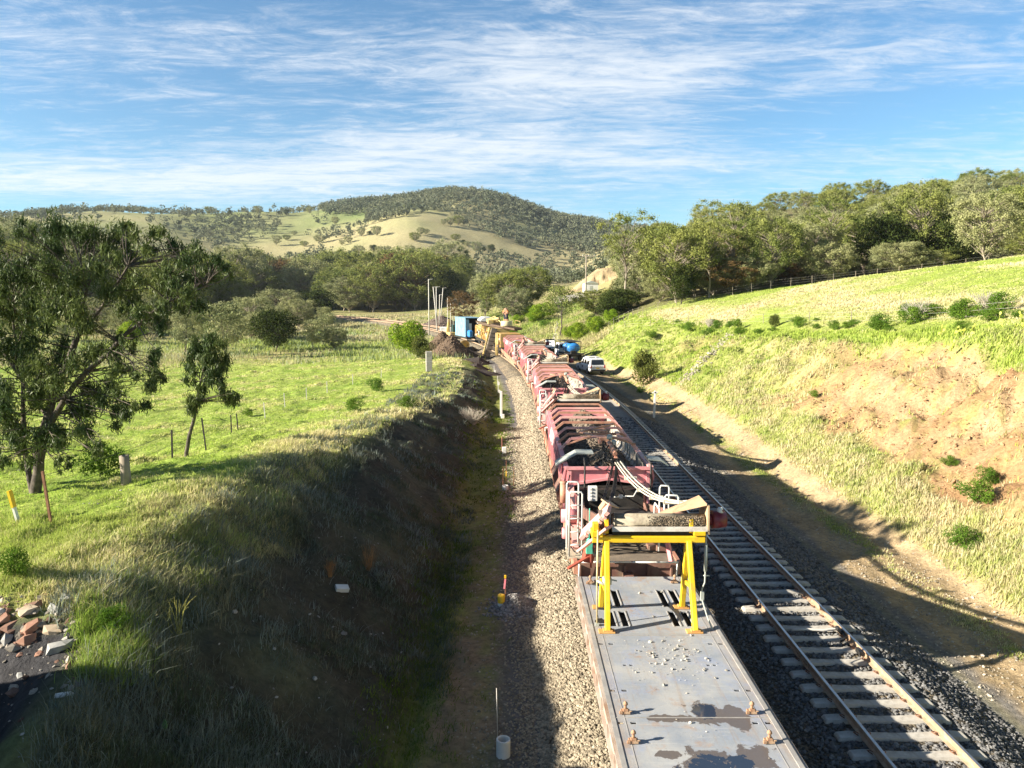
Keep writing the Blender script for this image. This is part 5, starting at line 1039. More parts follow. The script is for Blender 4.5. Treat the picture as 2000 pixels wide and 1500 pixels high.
def car(name, label, pickup, loc, rz):
    root = empty(name, loc, rz, label, 'vehicle'); L_, W = 5.2, 1.84
    side = [(-2.6, .52), (-2.6, 1.02), (-2.5, 1.10), (.95, 1.12), (2.2, 1.02), (2.55, .86), (2.6, .50), (2.3, .42), (-2.4, .42)]     # y forward, z up
    m = MB(); m.prism(side, -W/2, W/2, 'x'); m.build('body', carw, root, .05)
    if pickup: cab = [(-2.5, 1.08), (-2.32, 1.80), (-1.2, 1.86), (.35, 1.80), (.95, 1.10)]
    else: cab = [(-2.5, 1.08), (-2.3, 1.78), (-.3, 1.86), (.45, 1.80), (1.1, 1.10)]
    m = MB(); n = len(cab); vs = [(-W/2+.04 if z < 1.2 else -W/2+.17, y, z) for y, z in cab]+[(W/2-.04 if z < 1.2 else W/2-.17, y, z) for y, z in cab]
    m.add(vs, [(i, (i+1) % n, (i+1) % n+n, i+n) for i in range(n)]+[tuple(range(n-1, -1, -1)), tuple(range(n, 2*n))]); m.build('canopy' if pickup else 'cabin', carw, root, .04)
    m = MB(); m.add([(-.74, -2.50, 1.17), (.74, -2.50, 1.17), (.66, -2.365, 1.70), (-.66, -2.365, 1.70)], ((0, 1, 2, 3),)); m.build('rear_window', glassm, root, fix=False)
    m = MB(); m.add([(-.78, 1.0 if not pickup else .92, 1.17), (.78, 1.0 if not pickup else .92, 1.17), (.66, .50 if not pickup else .42, 1.72), (-.66, .50 if not pickup else .42, 1.72)], ((0, 1, 2, 3),)); m.build('windscreen', glassm, root, fix=False)
    for sx in (-1, 1):
        for a, b in ((-2.2, -1.25), (-1.12, -.35), (-.25, .55)):
            m = MB(); x0 = sx*(W/2-.045); x1 = sx*(W/2-.145); m.add([(x0, a, 1.20), (x0, b, 1.20), (x1, b-.08 if b < .5 else b-.25, 1.68), (x1, a+.08, 1.68)], ((0, 1, 2, 3),)); m.build('side_window', glassm, root, fix=False)
        m = MB(); m.box((sx*(W/2+.12), .65, 1.18), (.2, .1, .16)); m.build('mirror', tyre, root, .02)
        m = MB(); m.box((sx*.80, -2.61, .96), (.16, .04, .30)); m.build('tail_light', redl, root, .01)
        m = MB(); m.box((sx*.70, 2.57, .84), (.34, .08, .14)); m.build('headlight', glassm if False else chrome, root, .02)
        for y in (-1.65, 1.65): wheel(root, sx*(W/2-.10), y, .39)
    m = MB(); m.box((0, -2.68, .55), (1.7, .18, .16)); m.box((0, 2.66, .56), (1.75, .16, .26)); m.build('bumper', tyre, root, .02)
    m = MB(); m.box((0, -2.615, .78), (.36, .01, .12)); m.build('number_plate', yel, root)
    if not pickup: 
        m = MB(); m.box((0, 2.58, .80), (.9, .05, .2)); m.build('grille', tyre, root)
    m = MB(); m.tube([(.0, -1.9, 1.86), (.0, -1.9, 1.96)], .07, 8); m.box((0, -.6, 1.92), (1.3, 1.5, .04)); m.build('roof_rack', whitem if pickup else tyre, root)
    if pickup:
        text_mesh('lettering', 'TOYOTA', .20, tyre, root, (.05, -2.612, .96), (R(90), 0, 0)).scale.x = 1.25
        m = MB(); m.box((-W/2-.004, .1, .82), (.008, .42, .26)); m.build('door_badge', paint('navy', (.02, .04, .10), (.03, .05, .12), 4, .4), root, .002)
    return root
def heading(p, extra=0): return extra
x, y, _ = PX(1153, 712, 88); car('utility_vehicle', 'white dual cab utility with white canopy and black lettering on its tailgate, beside the third hopper wagon', True, (x, y, gz(x, y)), R(13)); ute = bpy.data.objects['utility_vehicle']; ute['label'] = 'white dual cab utility with white canopy and black tailgate lettering, rear facing us'
x, y, _ = PX(1074, 690, 117); car('four_wheel_drive', 'white four wheel drive wagon facing us behind the hopper wagons', False, (x, y, gz(x, y)), R(172))
x, y, _ = PX(1110, 700, 104); tk = empty('water_truck', (x, y, gz(x, y)), R(13), 'white cab tray truck carrying a blue water tank on its back', 'truck')
m = MB(); m.prism([(1.2, .55), (1.2, 2.15), (1.5, 2.25), (2.5, 2.2), (3.0, 1.45), (3.1, 1.2), (3.1, .55)], -1.0, 1.0, 'x'); m.build('cab', carw, tk, .05)
m = MB(); m.add([(-.8, 1.195, 1.5), (.8, 1.195, 1.5), (.8, 1.195, 2.0), (-.8, 1.195, 2.0)], ((0, 1, 2, 3),)); m.build('rear_window', glassm, tk, fix=False)
for sx in (-1, 1):
    m = MB(); m.add([(sx*1.004, 1.4, 1.4), (sx*1.004, 2.5, 1.4), (sx*1.004, 2.2, 2.0), (sx*1.004, 1.4, 2.0)], ((0, 1, 2, 3),)); m.build('side_window', glassm, tk, fix=False)
    for yy in (-2.1, 2.2): wheel(tk, sx*.9, yy, .45, .28)
m = MB(); m.b2((-1.1, -3.3, .85), (1.1, 1.1, 1.0)); m.b2((-.4, -3.2, .6), (.4, 2.5, .84)); m.build('tray', blackm, tk, .01)
m = MB(); prof = [(0, -2.75), (.35, -2.72), (.62, -2.55), (.70, -2.2), (.70, -1.35), (.64, -1.25), (.70, -1.15), (.70, -.3), (.62, 0.05), (.35, .18), (0, .2)]
m.lathe((0, 0, 1.72), prof, 24, True, 'y'); o = m.build('water_tank', blueT, tk); o.scale = (1.32, 1, 1)
m = MB(); m.tube([(-.9, -1.25, 1.1), (-.95, -1.25, 1.9), (-.5, -1.25, 2.40), (.5, -1.25, 2.40), (.95, -1.25, 1.9), (.9, -1.25, 1.1)], .05, 6); m.build('strap', whitem, tk)
m = MB()
for z in (1.3, 1.65, 1.95): m.tube([(-1.05, -3.25, z), (1.25, -3.25, z)], .025, 6)
for xx in (-1.05, 0, 1.25): m.tube([(xx, -3.25, 1.0), (xx, -3.25, 1.95)], .025, 6)
m.box((-.3, -3.0, 1.2), (.6, .4, .45)); m.build('pump_frame', tyre, tk)
m = MB(); m.b2((-1.0, -2.4, 2.52), (1.0, 2.3, 2.58)); [m.tube([(sx*.95, yy, 1.0), (sx*.95, yy, 2.52)], .03, 6) for sx in (-1, 1) for yy in (-2.3, .9)]; m.build('roof_rack', tyre, tk)
# ---- yellow ballast cleaning machine
bm_ = empty('ballast_cleaner', (0, 0, 0), 0, 'long yellow ballast cleaning machine coupled beyond the farthest red hopper wagon', 'rail machine'); place(bm_, 99.8, 30)
m = MB(); m.b2((-1.3, .5, .95), (1.3, 29.5, 1.3)); m.build('underframe', blackm, bm_)
for k, (y0, y1, z1, mt) in enumerate(((.8, 4.5, 3.1, orangem), (9.5, 13.5, 3.4, yelm), (14.0, 20.5, 3.0, orangem), (21, 25, 3.5, yelm), (25.4, 29, 3.2, orangem))):
    m = MB(); m.b2((-1.32, y0, 1.32), (1.32, y1, z1)); 
    for j in range(4): yy = y0+.2+(y1-y0-.4)*j/3; m.b2((-1.42, yy, 1.3), (-1.325, yy+.12, z1-.1))
    m.b2((-1.40, y0+.1, z1-.5), (-1.33, y1-.1, z1-.38)); m.build('engine_housing', mt, bm_, .03)
    m = MB(); m.b2((-1.345, y0+.5, 1.7), (-1.325, y0+1.5, z1-.6)); m.build('vent_panel', blackm if k % 2 else whitem, bm_)
for y, lean_, mt in ((5.6, -1.2, dustm), (8.0, -1.1, yelm)):
    m = MB(); m.bar((-1.3, y+1.2, 3.5), (-1.3+lean_, y, -.2), .75, .55, (0, 1, 0)); 
    for j in range(8): t = j/7; p = Vector((-1.3, y+1.2, 3.5)).lerp(Vector((-1.3+lean_, y, -.2)), t); m.box((p.x-.02, p.y-.3, p.z), (.85, .12, .08))
    m.build('chain_trough', mt, bm_)
for y in (2.2, 3.4): 
    m = MB(); m.tube([(-1.5, y, 3.1), (-1.55, y, .2)], .11, 8); m.build('hydraulic_ram', yelm, bm_)
rr_ = random.Random(12)
for k in range(26):
    m = MB(); yy = rr_.uniform(1, 29); zz_ = rr_.uniform(1.4, 3.3); m.box((-1.5, yy, zz_), (rr_.uniform(.1, .35), rr_.uniform(.2, .9), rr_.uniform(.15, .7))); m.build('side_fitting', rr_.choice([orangem, yelm, blackm, dustm, linerm]), bm_, .02)
m = MB(); m.lathe((-1.36, 11, 1.3), [(.25, -.05), (.5, -.05), (.5, .05), (.25, .05)], 18, False, 'x'); m.lathe((-1.36, 11, 1.3), [(0, -.02), (.12, -.06)], 10, False, 'x'); m.build('pulley', linerm, bm_)
m = MB(); m.bar((-1.0, 27, 3.75), (.9, .2, 3.7), 1.0, .22); 
for j in range(22): t = j/21; p = Vector((-1.0, 27, 3.75)).lerp(Vector((.9, .2, 3.7)), t); m.box((p.x, p.y, p.z+.16), (1.15, .1, .14))
m.bar((-1.35, 24, 3.55), (1.0, 2, 3.45), .2, .15); m.build('spoil_conveyor', paint('dirty_brown_steel', (.09, .06, .04), (.17, .11, .07), 2, .8, dirt=(.05, .04, .03), dscale=2), bm_)
m = MB(); m.prism([(-1.2, 3.5), (-1.1, 4.2), (-.5, 4.6), (.5, 4.6), (1.1, 4.2), (1.2, 3.5)], 23.5, 28.0); m.build('curved_canopy', whitem, bm_)
m = MB(); m.box((.3, 19, 4.1), (1.6, 5, .7)); m.bar((-.4, 20, 4.2), (.6, 15, 4.7), .3, .3); m.bar((.8, 21, 4.6), (.4, 15.5, 4.1), .25, .25); m.tube([(.9, 14.5, 4.0), (.2, 17, 4.9), (-.2, 21, 4.4)], .1, 6); m.box((-.6, 16, 4.1), (.8, 1.2, .6)); m.build('upper_machinery', yelm, bm_, .03)
m = MB(); m.lathe((.35, 6.5, 3.83), [(0, 0), (.75, 0), (.8, .1), (.8, .62), (.7, .74), (0, .76)], 20); m.build('round_tank', paint('cream_tank', (.55, .48, .28), (.62, .54, .34), 2, .5), bm_)
m = MB()
for a, b in (((1.3, 1, 3.7), (1.3, 1, 4.7)), ((1.3, 5, 3.7), (1.3, 5, 4.7)), ((1.3, 1, 4.7), (1.3, 5, 4.7)), ((1.3, 1, 4.2), (1.3, 5, 4.2))): m.tube([a, b], .035, 6)
m.build('guard_rail', yelm, bm_)
bogie(bm_, 4); bogie(bm_, 26)
# ---- worker standing on the machine
def person(loc, rz, label):
    root = empty('person', loc, rz, label, 'person')
    V = [(0,0,.95),(0,0,1.15),(0,.02,1.35),(0,.02,1.46),(0,.03,1.54),(0,.04,1.66),(0,.03,1.74),(-.10,0,.90),(-.12,.05,.50),(-.13,.0,.10),(-.13,.14,.05),(.10,0,.90),(.13,.0,.50),(.14,-.05,.10),(.14,.10,.05),(-.19,.02,1.41),(-.27,.08,1.15),(-.16,.28,1.05),(.19,.02,1.41),(.28,.05,1.15),(.20,.26,1.0)]
    E = [(0,1),(1,2),(2,3),(3,4),(4,5),(5,6),(0,7),(7,8),(8,9),(9,10),(0,11),(11,12),(12,13),(13,14),(2,15),(15,16),(16,17),(2,18),(18,19),(19,20)]
    Rr = [.14,.13,.15,.07,.06,.09,.07,.09,.065,.045,.04,.09,.065,.045,.04,.065,.048,.035,.065,.048,.035]
    def skin(nm, V, E, Rr, mat):
        me = bpy.data.meshes.new(nm); me.from_pydata(V, E, []); o = bpy.data.objects.new(nm, me); C.objects.link(o); o.parent = root
        md = o.modifiers.new('skin', 'SKIN'); sv = me.skin_vertices if me.skin_vertices else None
        if not sv: 
            bm = bmesh.new(); bm.from_mesh(me); lay = bm.verts.layers.skin.verify(); bm.verts.ensure_lookup_table()
            for v, r in zip(bm.verts, Rr): v[lay].radius = (r, r)
            bm.verts[0][lay].use_root = True; bm.to_mesh(me); bm.free()
        s2 = o.modifiers.new('subd', 'SUBSURF'); s2.levels = 1; s2.render_levels = 2; me.materials.append(mat); return o
    skin('body', V, E, Rr, paint('skin_tone', (.35, .19, .12), (.38, .21, .14), 5, .6))
    skin('work_shirt', [(0,0,1.0),(0,.0,1.2),(0,.02,1.38),(-.19,.02,1.42),(-.27,.08,1.16),(-.2,.2,1.09),(.19,.02,1.42),(.28,.05,1.16),(.23,.18,1.06)], [(0,1),(1,2),(2,3),(3,4),(4,5),(2,6),(6,7),(7,8)], [.155,.15,.165,.08,.06,.05,.08,.06,.05], paint('orange_shirt', (.60, .20, .04), (.66, .26, .06), 5, .8))
    skin('trousers', [(0,0,.98),(-.10,0,.88),(-.12,.05,.50),(-.13,.0,.12),(.10,0,.88),(.13,0,.5),(.14,-.05,.12)], [(0,1),(1,2),(2,3),(0,4),(4,5),(5,6)], [.15,.105,.08,.062,.105,.08,.062], paint('navy_trousers', (.015, .018, .03), (.025, .03, .045), 5, .85))
    m = MB().lathe((0, .03, 1.70), [(.14, .0), (.115, .01), (.11, .06), (.07, .11), (0, .125)], 14); m.build('hard_hat', paint('dark_hat', (.05, .045, .04), (.08, .07, .06), 4, .4), root)
mw = bm_.matrix_basis if False else Matrix.Translation(bm_.location) @ Matrix.Rotation(bm_.rotation_euler.z, 4, 'Z')
pp = mw @ Vector((.30, 6.5, 4.58)); person(pp, R(160), 'worker in orange shirt and dark trousers standing on top of the yellow machine')
# ---- blue cabin beyond it
bc = empty('machine_cabin', (0, 0, 0), 0, 'light blue box cabin with one open dark end behind the yellow machine', 'cabin'); place(bc, 134.5, 8); bc.rotation_euler.z += R(6); bc.location.x -= .9
bluem = paint('light_blue_paint', (.17, .34, .48), (.24, .40, .52), 1.5, .5, dirt=(.34, .44, .50), dscale=1.2)
m = MB(); m.b2((-1.4, 0, .9), (-1.32, 7, 4.1)); m.b2((1.32, 0, .9), (1.4, 7, 4.1)); m.b2((-1.319, 6.9, .9), (1.319, 7, 4.1)); m.b2((-1.319, 0, .9), (-.75, .08, 3.9)); m.b2((-1.5, -.3, 4.103), (1.5, 7.1, 4.2)); m.b2((-1.319, .1, .9), (1.319, 6.89, 1.0))
for k in range(7): m.b2((-1.43, .5+k, 1), (-1.402, .6+k, 4))
m.build('shell', bluem, bc); m = MB(); m.b2((-.73, .1, 1.0), (-.25, .14, 3.2)); m.build('door', whitem, bc); m = MB(); m.b2((-1.30, 2.5, 1.01), (1.30, 2.6, 4.0)); m.build('inner_partition', blackm, bc); m = MB(); m.b2((-1.36, -.6, .55), (1.36, 7.5, .89)); m.build('chassis', blackm, bc)
m = MB(); m.box((-.9, -1.2, 1.5), (.8, 1.2, 1.2)); bx = m.build('blue_drum', blueT, bc, .2)
x, y, _ = PX(908, 675, 124); cn = empty('cable_reel', (x, y, gz(x, y)), .3, 'orange yellow round reel on the ground in front of the blue cabin', 'reel'); m = MB(); m.lathe((0, 0, .75), [(0, -.2), (.75, -.2), (.75, -.12), (.3, -.1), (.3, .25), (.75, .28), (.75, .36), (0, .36)], 16, False, 'y'); m.build('drum', orangem, cn)
# ---- excavator
x, y, _ = PX(884, 660, 148); ex_ = empty('excavator', (x, y, gz(x, y)), R(20), 'small excavator with upright yellow arm left of the blue cabin', 'excavator')
m = MB(); [m.prism([(-1.4, .1), (-1.6, .4), (-1.4, .75), (1.4, .75), (1.6, .4), (1.4, .1)], sx*.9-.22, sx*.9+.22, 'x') for sx in (-1, 1)]; m.build('tracks', tyre, ex_); m = MB(); m.b2((-.9, -1.5, .8), (1.1, 1.2, 1.6)); m.build('engine_deck', yelm, ex_, .06)
m = MB(); m.b2((.0, -.3, 1.62), (.95, 1.1, 3.0)); m.build('cab', paint('dark_green', (.02, .05, .05), (.03, .07, .06), 4, .3), ex_, .06); m = MB(); m.bar((-.45, 1.0, 1.5), (-.6, .4, 4.0), .35, .45); m.bar((-.6, .4, 3.9), (-.75, 1.4, 1.4), .3, .35); m.build('arm', yelm, ex_, .03); m = MB(); m.prism([(1.0, .9), (1.8, 1.0), (1.9, .2), (1.3, 0)], -1.1, -.3, 'x'); m.build('bucket', blackm, ex_)
# ---- barriers, far heap, poles
for k, (u, v, zc) in enumerate(((866, 636, 176), (877, 637, 174))):
    x, y, z = PX(u, v, zc); o = empty('barrier_stack', (x, y, gz(x, y)), 0, 'pale stack of long timbers, %s of the pair by the poles' % ('left', 'right')[k], 'timber stack'); 
    for j in range(4): m = MB(); m.b2((-.75, -1.5, .1+j*.32), (.75, 1.5, .33+j*.32)); m.build('timber', whitem, o)
def mound(nm, pts, r, h, label, dark, n, seed, size=(.05, .13), kind=None):
    cx = sum(p[0] for p in pts)/len(pts); cy = sum(p[1] for p in pts)/len(pts); ext = r*1.15+max(math.hypot(p[0]-cx, p[1]-cy) for p in pts)
    def zf(x, y):
        X = np.asarray(x)+cx; Y = np.asarray(y)+cy; s = 0
        for i, p in enumerate(pts): d = np.hypot(X-p[0], Y-p[1])/(r*p[2]); s = np.maximum(s, np.clip(1-d, 0, 1)**.92*h*p[2])
        return ground(X, Y)-.12+s+np.where(s > .02, fbm(X*1.3, Y*1.3, 4)*.28*min(1, h/2), -.25)
    o = heap_obj(nm, -ext, ext, -ext, ext, zf, label, n=n, seed=seed, dark=dark, loc=(cx, cy, 0), size=size); return tag(o, label, 'spoil heap', None, kind)
brn = (.115, .082, .058)
a_ = [PX(866, 678, 116), PX(878, 690, 107)]; 
mound('spoil_heap', [(*PX(864, 668, 118)[:2], 1.0)], 3.6, 3.5, 'farther brown spoil heap beside the excavated track', brn, 1400, 3)
mound('spoil_heap', [(*PX(882, 685, 104)[:2], .92)], 3.5, 3.4, 'nearer brown spoil heap above the paddock edge', brn, 1600, 4)
mound('spoil_ridge', [(*PX(905, 690, 112)[:2], .8), (*PX(917, 700, 104)[:2], .8), (*PX(930, 705, 97)[:2], .7), (*PX(940, 715, 90)[:2], .5), (*PX(915, 685, 120)[:2], .7), (*PX(950, 725, 84)[:2], .5), (*PX(925, 695, 108)[:2], .8)], 2.9, 1.9, 'dark low ridge of excavated spoil along the foot of the yellow machine', (.06, .05, .045), 2200, 5)
mound('gravel_heap', [(*PX(862, 622, 205)[:2], 1.0)], 6, 3.2, 'dark gravel heap among the pale poles at the bend', (.13, .10, .085), 500, 6, (.1, .2))
polem = paint('pale_pole', (.50, .48, .43), (.60, .58, .52), 1, .7); woodm = paint('weathered_wood', (.26, .22, .17), (.36, .31, .25), 2, .9)
for u, v0, v1, zc, lean_, nm in ((837, 545, 632, 165, 0, 'tallest pale pole, left end of the cluster by the spoil heaps'), (850, 560, 628, 170, -.9, 'pale pole leaning left, second of the cluster'), (852, 560, 622, 180, 0, 'straight thin pole in the middle of the cluster'), (858, 575, 615, 200, .2, 'short thin pole behind the gravel heap'), (862, 562, 606, 205, .9, 'pole leaning right over the gravel heap'), (874, 582, 612, 200, 0, 'white short post left of the bronze tree'), (880, 586, 612, 200, 0, 'middle white short post beside the bronze tree'), (885, 584, 612, 200, 0, 'white short post touching the bronze tree')):
    x, y, z1_ = PX(u, v0, zc); z = gz(x, y); o = empty('pole', (x, y, z), 0, nm, 'pole'); m = MB(); m.tube([(lean_*-.5, 0, -.3), (lean_*.5, 0, z1_-z)], [.13, .09], 8); m.build('shaft', polem, o); 
    if z1_-z > 5: m = MB(); m.bar((lean_*.5-.02, 0, z1_-z-.1), (lean_*.5+.9, 0, z1_-z+.02), .1, .08); m.build('arm', polem, o)
x, y, z1_ = PX(1145, 497, 175); z = gz(x, y); o = empty('power_pole', (x, y, z), R(-8), 'tall timber power pole with a crossarm above the haul road', 'power pole'); m = MB(); m.tube([(0, 0, -.5), (0, 0, z1_-z)], [.20, .13], 10); m.build('shaft', woodm, o)
m = MB(); m.box((.5, 0, z1_-z-.4), (3.0, .12, .14)); m.build('crossarm', woodm, o)
for xx in (-.8, .5, 1.8): m = MB(); m.tube([(xx, 0, z1_-z-.33), (xx, 0, z1_-z-.05)], .06, 6); m.build('insulator', whitem, o)
# quarry face and shed
qx, qy, _ = PX(1142, 560, 262); rr = np.linspace(-13, 15, 60); dd = np.linspace(0, 26, 30); A, D_ = np.meshgrid(rr, dd, indexing='ij')
Xq = qx+A+4; Yq = qy+D_*1.3; base = ground(Xq, Yq, False); hh_ = 5.5*np.exp(-((A-3)/8)**2)*S01(D_+fbm(A*.15, D_*.1)*4, 2, 10)+fbm(A*.3, D_*.5, 5)*1.2*np.exp(-((A-3)/9)**2)*S01(D_, 1, 6); Zq = base-.8+hh_*(1-S01(D_, 20, 26)*.6)
i = np.arange(A.size).reshape(A.shape); cq = np.clip(np.array([.34, .26, .15])*(1+fbm(A*.25, D_*.6, 5)[..., None]*.8), .05, .8)
tag(mesh_np('quarry_face', np.stack([Xq, Yq, Zq], -1).reshape(-1, 3), np.stack([i[:-1, :-1], i[1:, :-1], i[1:, 1:], i[:-1, 1:]], -1).reshape(-1, 4), vcol_mat('ochre_rock', .95, .8, .4), col=cq.reshape(-1, 3)), 'ochre cut face of the quarry behind the power pole', 'rock face', kind='structure')
x, y, _ = PX(1153, 556, 235); o = empty('shed', (x, y, gz(x, y)), R(5), 'small white shed under the ochre quarry face', 'shed'); m = MB(); m.b2((-2, -2, 0), (2, 2, 2.9)); m.build('wall', whitem, o); m = MB(); m.prism([(-2.2, 2.903), (2.2, 2.903), (0, 3.7)], -2.2, 2.2); m.build('roof', greym, o); m = MB(); m.b2((-.6, -2.03, 0), (.3, -2.003, 2.1)); m.build('door', greym, o)
# ---- left and right lineside posts
def GP(u, v): x, y, z = hit(u, v, 8); return x, y, z
x, y, z = GP(983, 1478); o = empty('marker_pipe', (x, y, z), 0, 'hollow white concrete pipe stub nearest the camera beside the path', 'marker'); m = MB(); m.lathe((0, 0, 0), [(.135, -.1), (.135, .36), (.10, .36), (.10, .05), (0, .05)], 24, False); m.build('pipe', whitem, o)
x, y, z = GP(972, 1442); o = empty('thin_rod', (x, y, z), 0, 'thin bare rod standing just behind the nearest white pipe stub', 'rod'); m = MB(); m.tube([(0, 0, -.05), (-.02, 0, 1.05)], .009, 6); m.build('rod', polem, o)
x, y, z = GP(979, 1190); o = empty('bollard', (x, y, z), 0, 'yellow topped white bollard beside the stone heap', 'bollard'); m = MB(); m.lathe((0, 0, 0), [(.10, -.05), (.10, .20)], 18); m.build('base', whitem, o); m = MB(); m.lathe((0, 0, 0), [(.102, .20), (.104, .42), (.07, .425), (0, .425)], 18); m.build('cap', yel, o)
x, y, z = GP(986, 1188); o = empty('stake', (x, y, z), 0, 'rusty stake tied with pink tape behind the yellow topped bollard', 'stake'); m = MB(); m.bar((0, 0, 0), (0.02, 0, .95), .025, .03); m.build('picket', rust_m, o); m = MB(); m.box((0, -.02, .72), (.05, .03, .28), (0, .1, 0)); m.build('tape', paint('pink_tape', (.8, .2, .25), (.85, .3, .35), 5, .6), o); m = MB(); m.box((.01, -.02, .93), (.06, .05, .08)); m.build('tip', yel, o)
x, y, z = GP(987, 958); o = empty('marker_pipe', (x, y, z), 0, 'squat white pipe stub between the rusty stakes', 'marker'); m = MB(); m.lathe((0, 0, 0), [(.14, -.05), (.14, .24), (.11, .24), (.11, .1), (0, .1)], 18, False); m.build('pipe', whitem, o)
for u, v, h, lb in ((982, 955, 1.05, 'rusty stake left of the squat white pipe stub'), (988, 940, 1.0, 'yellow banded stake behind the squat white pipe stub'), (1003, 950, .95, 'rusty stake right of the squat white pipe stub')):
    x, y, z = GP(u, v); o = empty('stake', (x, y, z), 0, lb, 'stake'); m = MB(); m.bar((0, 0, -.05), (0.02, 0, h), .035, .035); m.build('picket', rust_m, o)
    if 'yellow' in lb: m = MB(); m.bar((.01, 0, .25), (.015, 0, .5), .045, .045); m.build('band', yel, o)
x, y, z = GP(985, 886); o = empty('marker_block', (x, y, z), 0, 'short square white block with a thin pink rod behind it', 'marker'); m = MB(); m.box((0, 0, .17), (.24, .24, .4)); m.build('block', whitem, o, .02); m = MB(); m.tube([(-.12, .1, 0), (-.14, .1, .95)], .014, 6); m.build('rod', paint('pink_rod', (.5, .18, .14), (.6, .25, .2), 4, .6), o)
x, y, z = GP(979, 817); o = empty('lineside_post', (x, y, z), 0, 'tall white lineside post with a base block left of the wagons', 'post'); m = MB(); m.box((0, 0, .98), (.17, .12, 1.96)); m.build('post', whitem, o, .015); m = MB(); m.box((.12, 0, .15), (.22, .3, .3)); m.build('base', whitem, o, .02)
for u, v, h, lb in ((973, 768, 1.1, 'thin stake just left of the tall white post'), (972, 752, .9, 'small white marker far along the ditch'), (965, 728, .8, 'farthest small white marker at the end of the ditch')):
    x, y, z = GP(u, v); o = empty('marker_peg', (x, y, z), 0, lb, 'marker'); m = MB(); m.bar((0, 0, 0), (0, 0, h), .05, .05); m.box((.08, 0, .15), (.22, .22, .3)); m.build('peg', whitem if 'white' in lb else rust_m, o)
x, y, z = GP(1278, 816); o = empty('lineside_post', (x, y, z), 0, 'tall white lineside post at the foot of the right bank', 'post'); m = MB(); m.box((0, 0, 1.0), (.15, .10, 2.0), (0, .03, 0)); m.build('post', whitem, o, .015); m = MB(); m.box((.02, -.02, 1.86), (.42, .06, .09)); m.build('plate', whitem, o)
x, y, z = PX(838, 718, 79); z = gz(x, y); o = empty('equipment_slab', (x, y, z), R(12), 'tall pale concrete slab standing on the left paddock near the heaps', 'slab'); m = MB(); m.box((0, 0, 1.02), (.62, .42, 2.05)); m.build('body', conc_m, o, .02); m = MB(); m.box((0, 0, 1.0), (.66, .46, .03)); m.build('strap', whitem, o)
# left paddock fence
fe = empty('paddock_fence', (0, 0, 0), 0, 'sagging wire fence on dark steel pickets along the top of the left cutting', 'fence'); tops = []
fpost = [(100, 1013, 17.5, 1.25, -.12, 0), (338, 925, 27, 1.0, .03, 1), (404, 905, 31, 1.3, -.12, 1), (453, 866, 38, 1.0, 0, 1), (466, 860, 40, .9, -.05, 1), (519, 840, 46, 1.0, -.06, 2), (558, 834, 52, 1.0, -.04, 2), (600, 822, 57, .9, 0, 2), (640, 805, 62, .9, 0, 2), (690, 790, 68, .9, 0, 2), (745, 765, 74, .9, .03, 2)]
for u, v, zc, h, ln_, c_ in fpost:
    x, y, z = PX(u, v, zc); z = gz(x, y); m = MB(); m.bar((x, y, z-.1), (x+ln_, y, z+h), .05, .05); m.build('post', (rust_m, blackm, polem)[c_], fe); tops.append(Vector((x+ln_, y, z+h)))
for dz in (.1, .5):
    m = MB(); 
    for a, b in zip(tops[:-1], tops[1:]): hose(m, a-Vector((0, 0, dz)), b-Vector((0, 0, dz)), .08, .006, n=5, seg=4)
    m.build('wire', blackm, fe)
x, y, z = hit(246, 946, 8); o = empty('strainer_post', (x, y, z), 0, 'thick grey weathered timber post with a chopped top', 'post'); m = MB(); m.tube([(0, 0, -.2), (.01, 0, .35), (-.02, .02, .85)], [.14, .135, .13], 12); m.build('log', woodm, o)
x, y, z = PX(26, 975, 18); z = gz(x, y); o = empty('marker_post', (x, y, z), 0, 'white post with a yellow top at the left edge of the frame', 'post'); m = MB(); m.bar((0.08, 0, 0), (0, 0, .38), .10, .05); m.build('lower', whitem, o); m = MB(); m.bar((0, 0, .382), (-.08, 0, .78), .13, .055); m.build('upper', yel, o)
# right paddock fences
def fence(nm, label, pts, h, mat, n):
    o = empty(nm, (0, 0, 0), 0, label, 'fence'); P = []
    for i in range(n):
        t = i/(n-1)*(len(pts)-1); k = min(int(t), len(pts)-2); f_ = t-k; x = pts[k][0]*(1-f_)+pts[k+1][0]*f_; y = pts[k][1]*(1-f_)+pts[k+1][1]*f_; z = gz(x, y); m = MB(); m.bar((x, y, z-.1), (x+random.uniform(-.08, .08), y, z+h), .05, .05); m.build('post', mat, o); P.append(Vector((x, y, z+h)))
    for dz in (.1, .45, .8):
        m = MB(); [m.tube([a-Vector((0, 0, dz)), b-Vector((0, 0, dz))], .005, 4, caps=False) for a, b in zip(P[:-1], P[1:])]; m.build('wire', polem, o)
fence('wire_fence', 'wire fence along the front edge of the right hand wood', [(15, 119), (20, 117), (40, 115.5), (62, 113), (85, 112)], 1.3, woodm, 30)
fence('wire_fence', 'wire fence on pale pickets along the lip of the right bank', [(13.5, 116), (17, 112), (24.5, 92), (27, 70), (28, 52), (29, 38), (30, 30)], 1.0, woodm, 15)
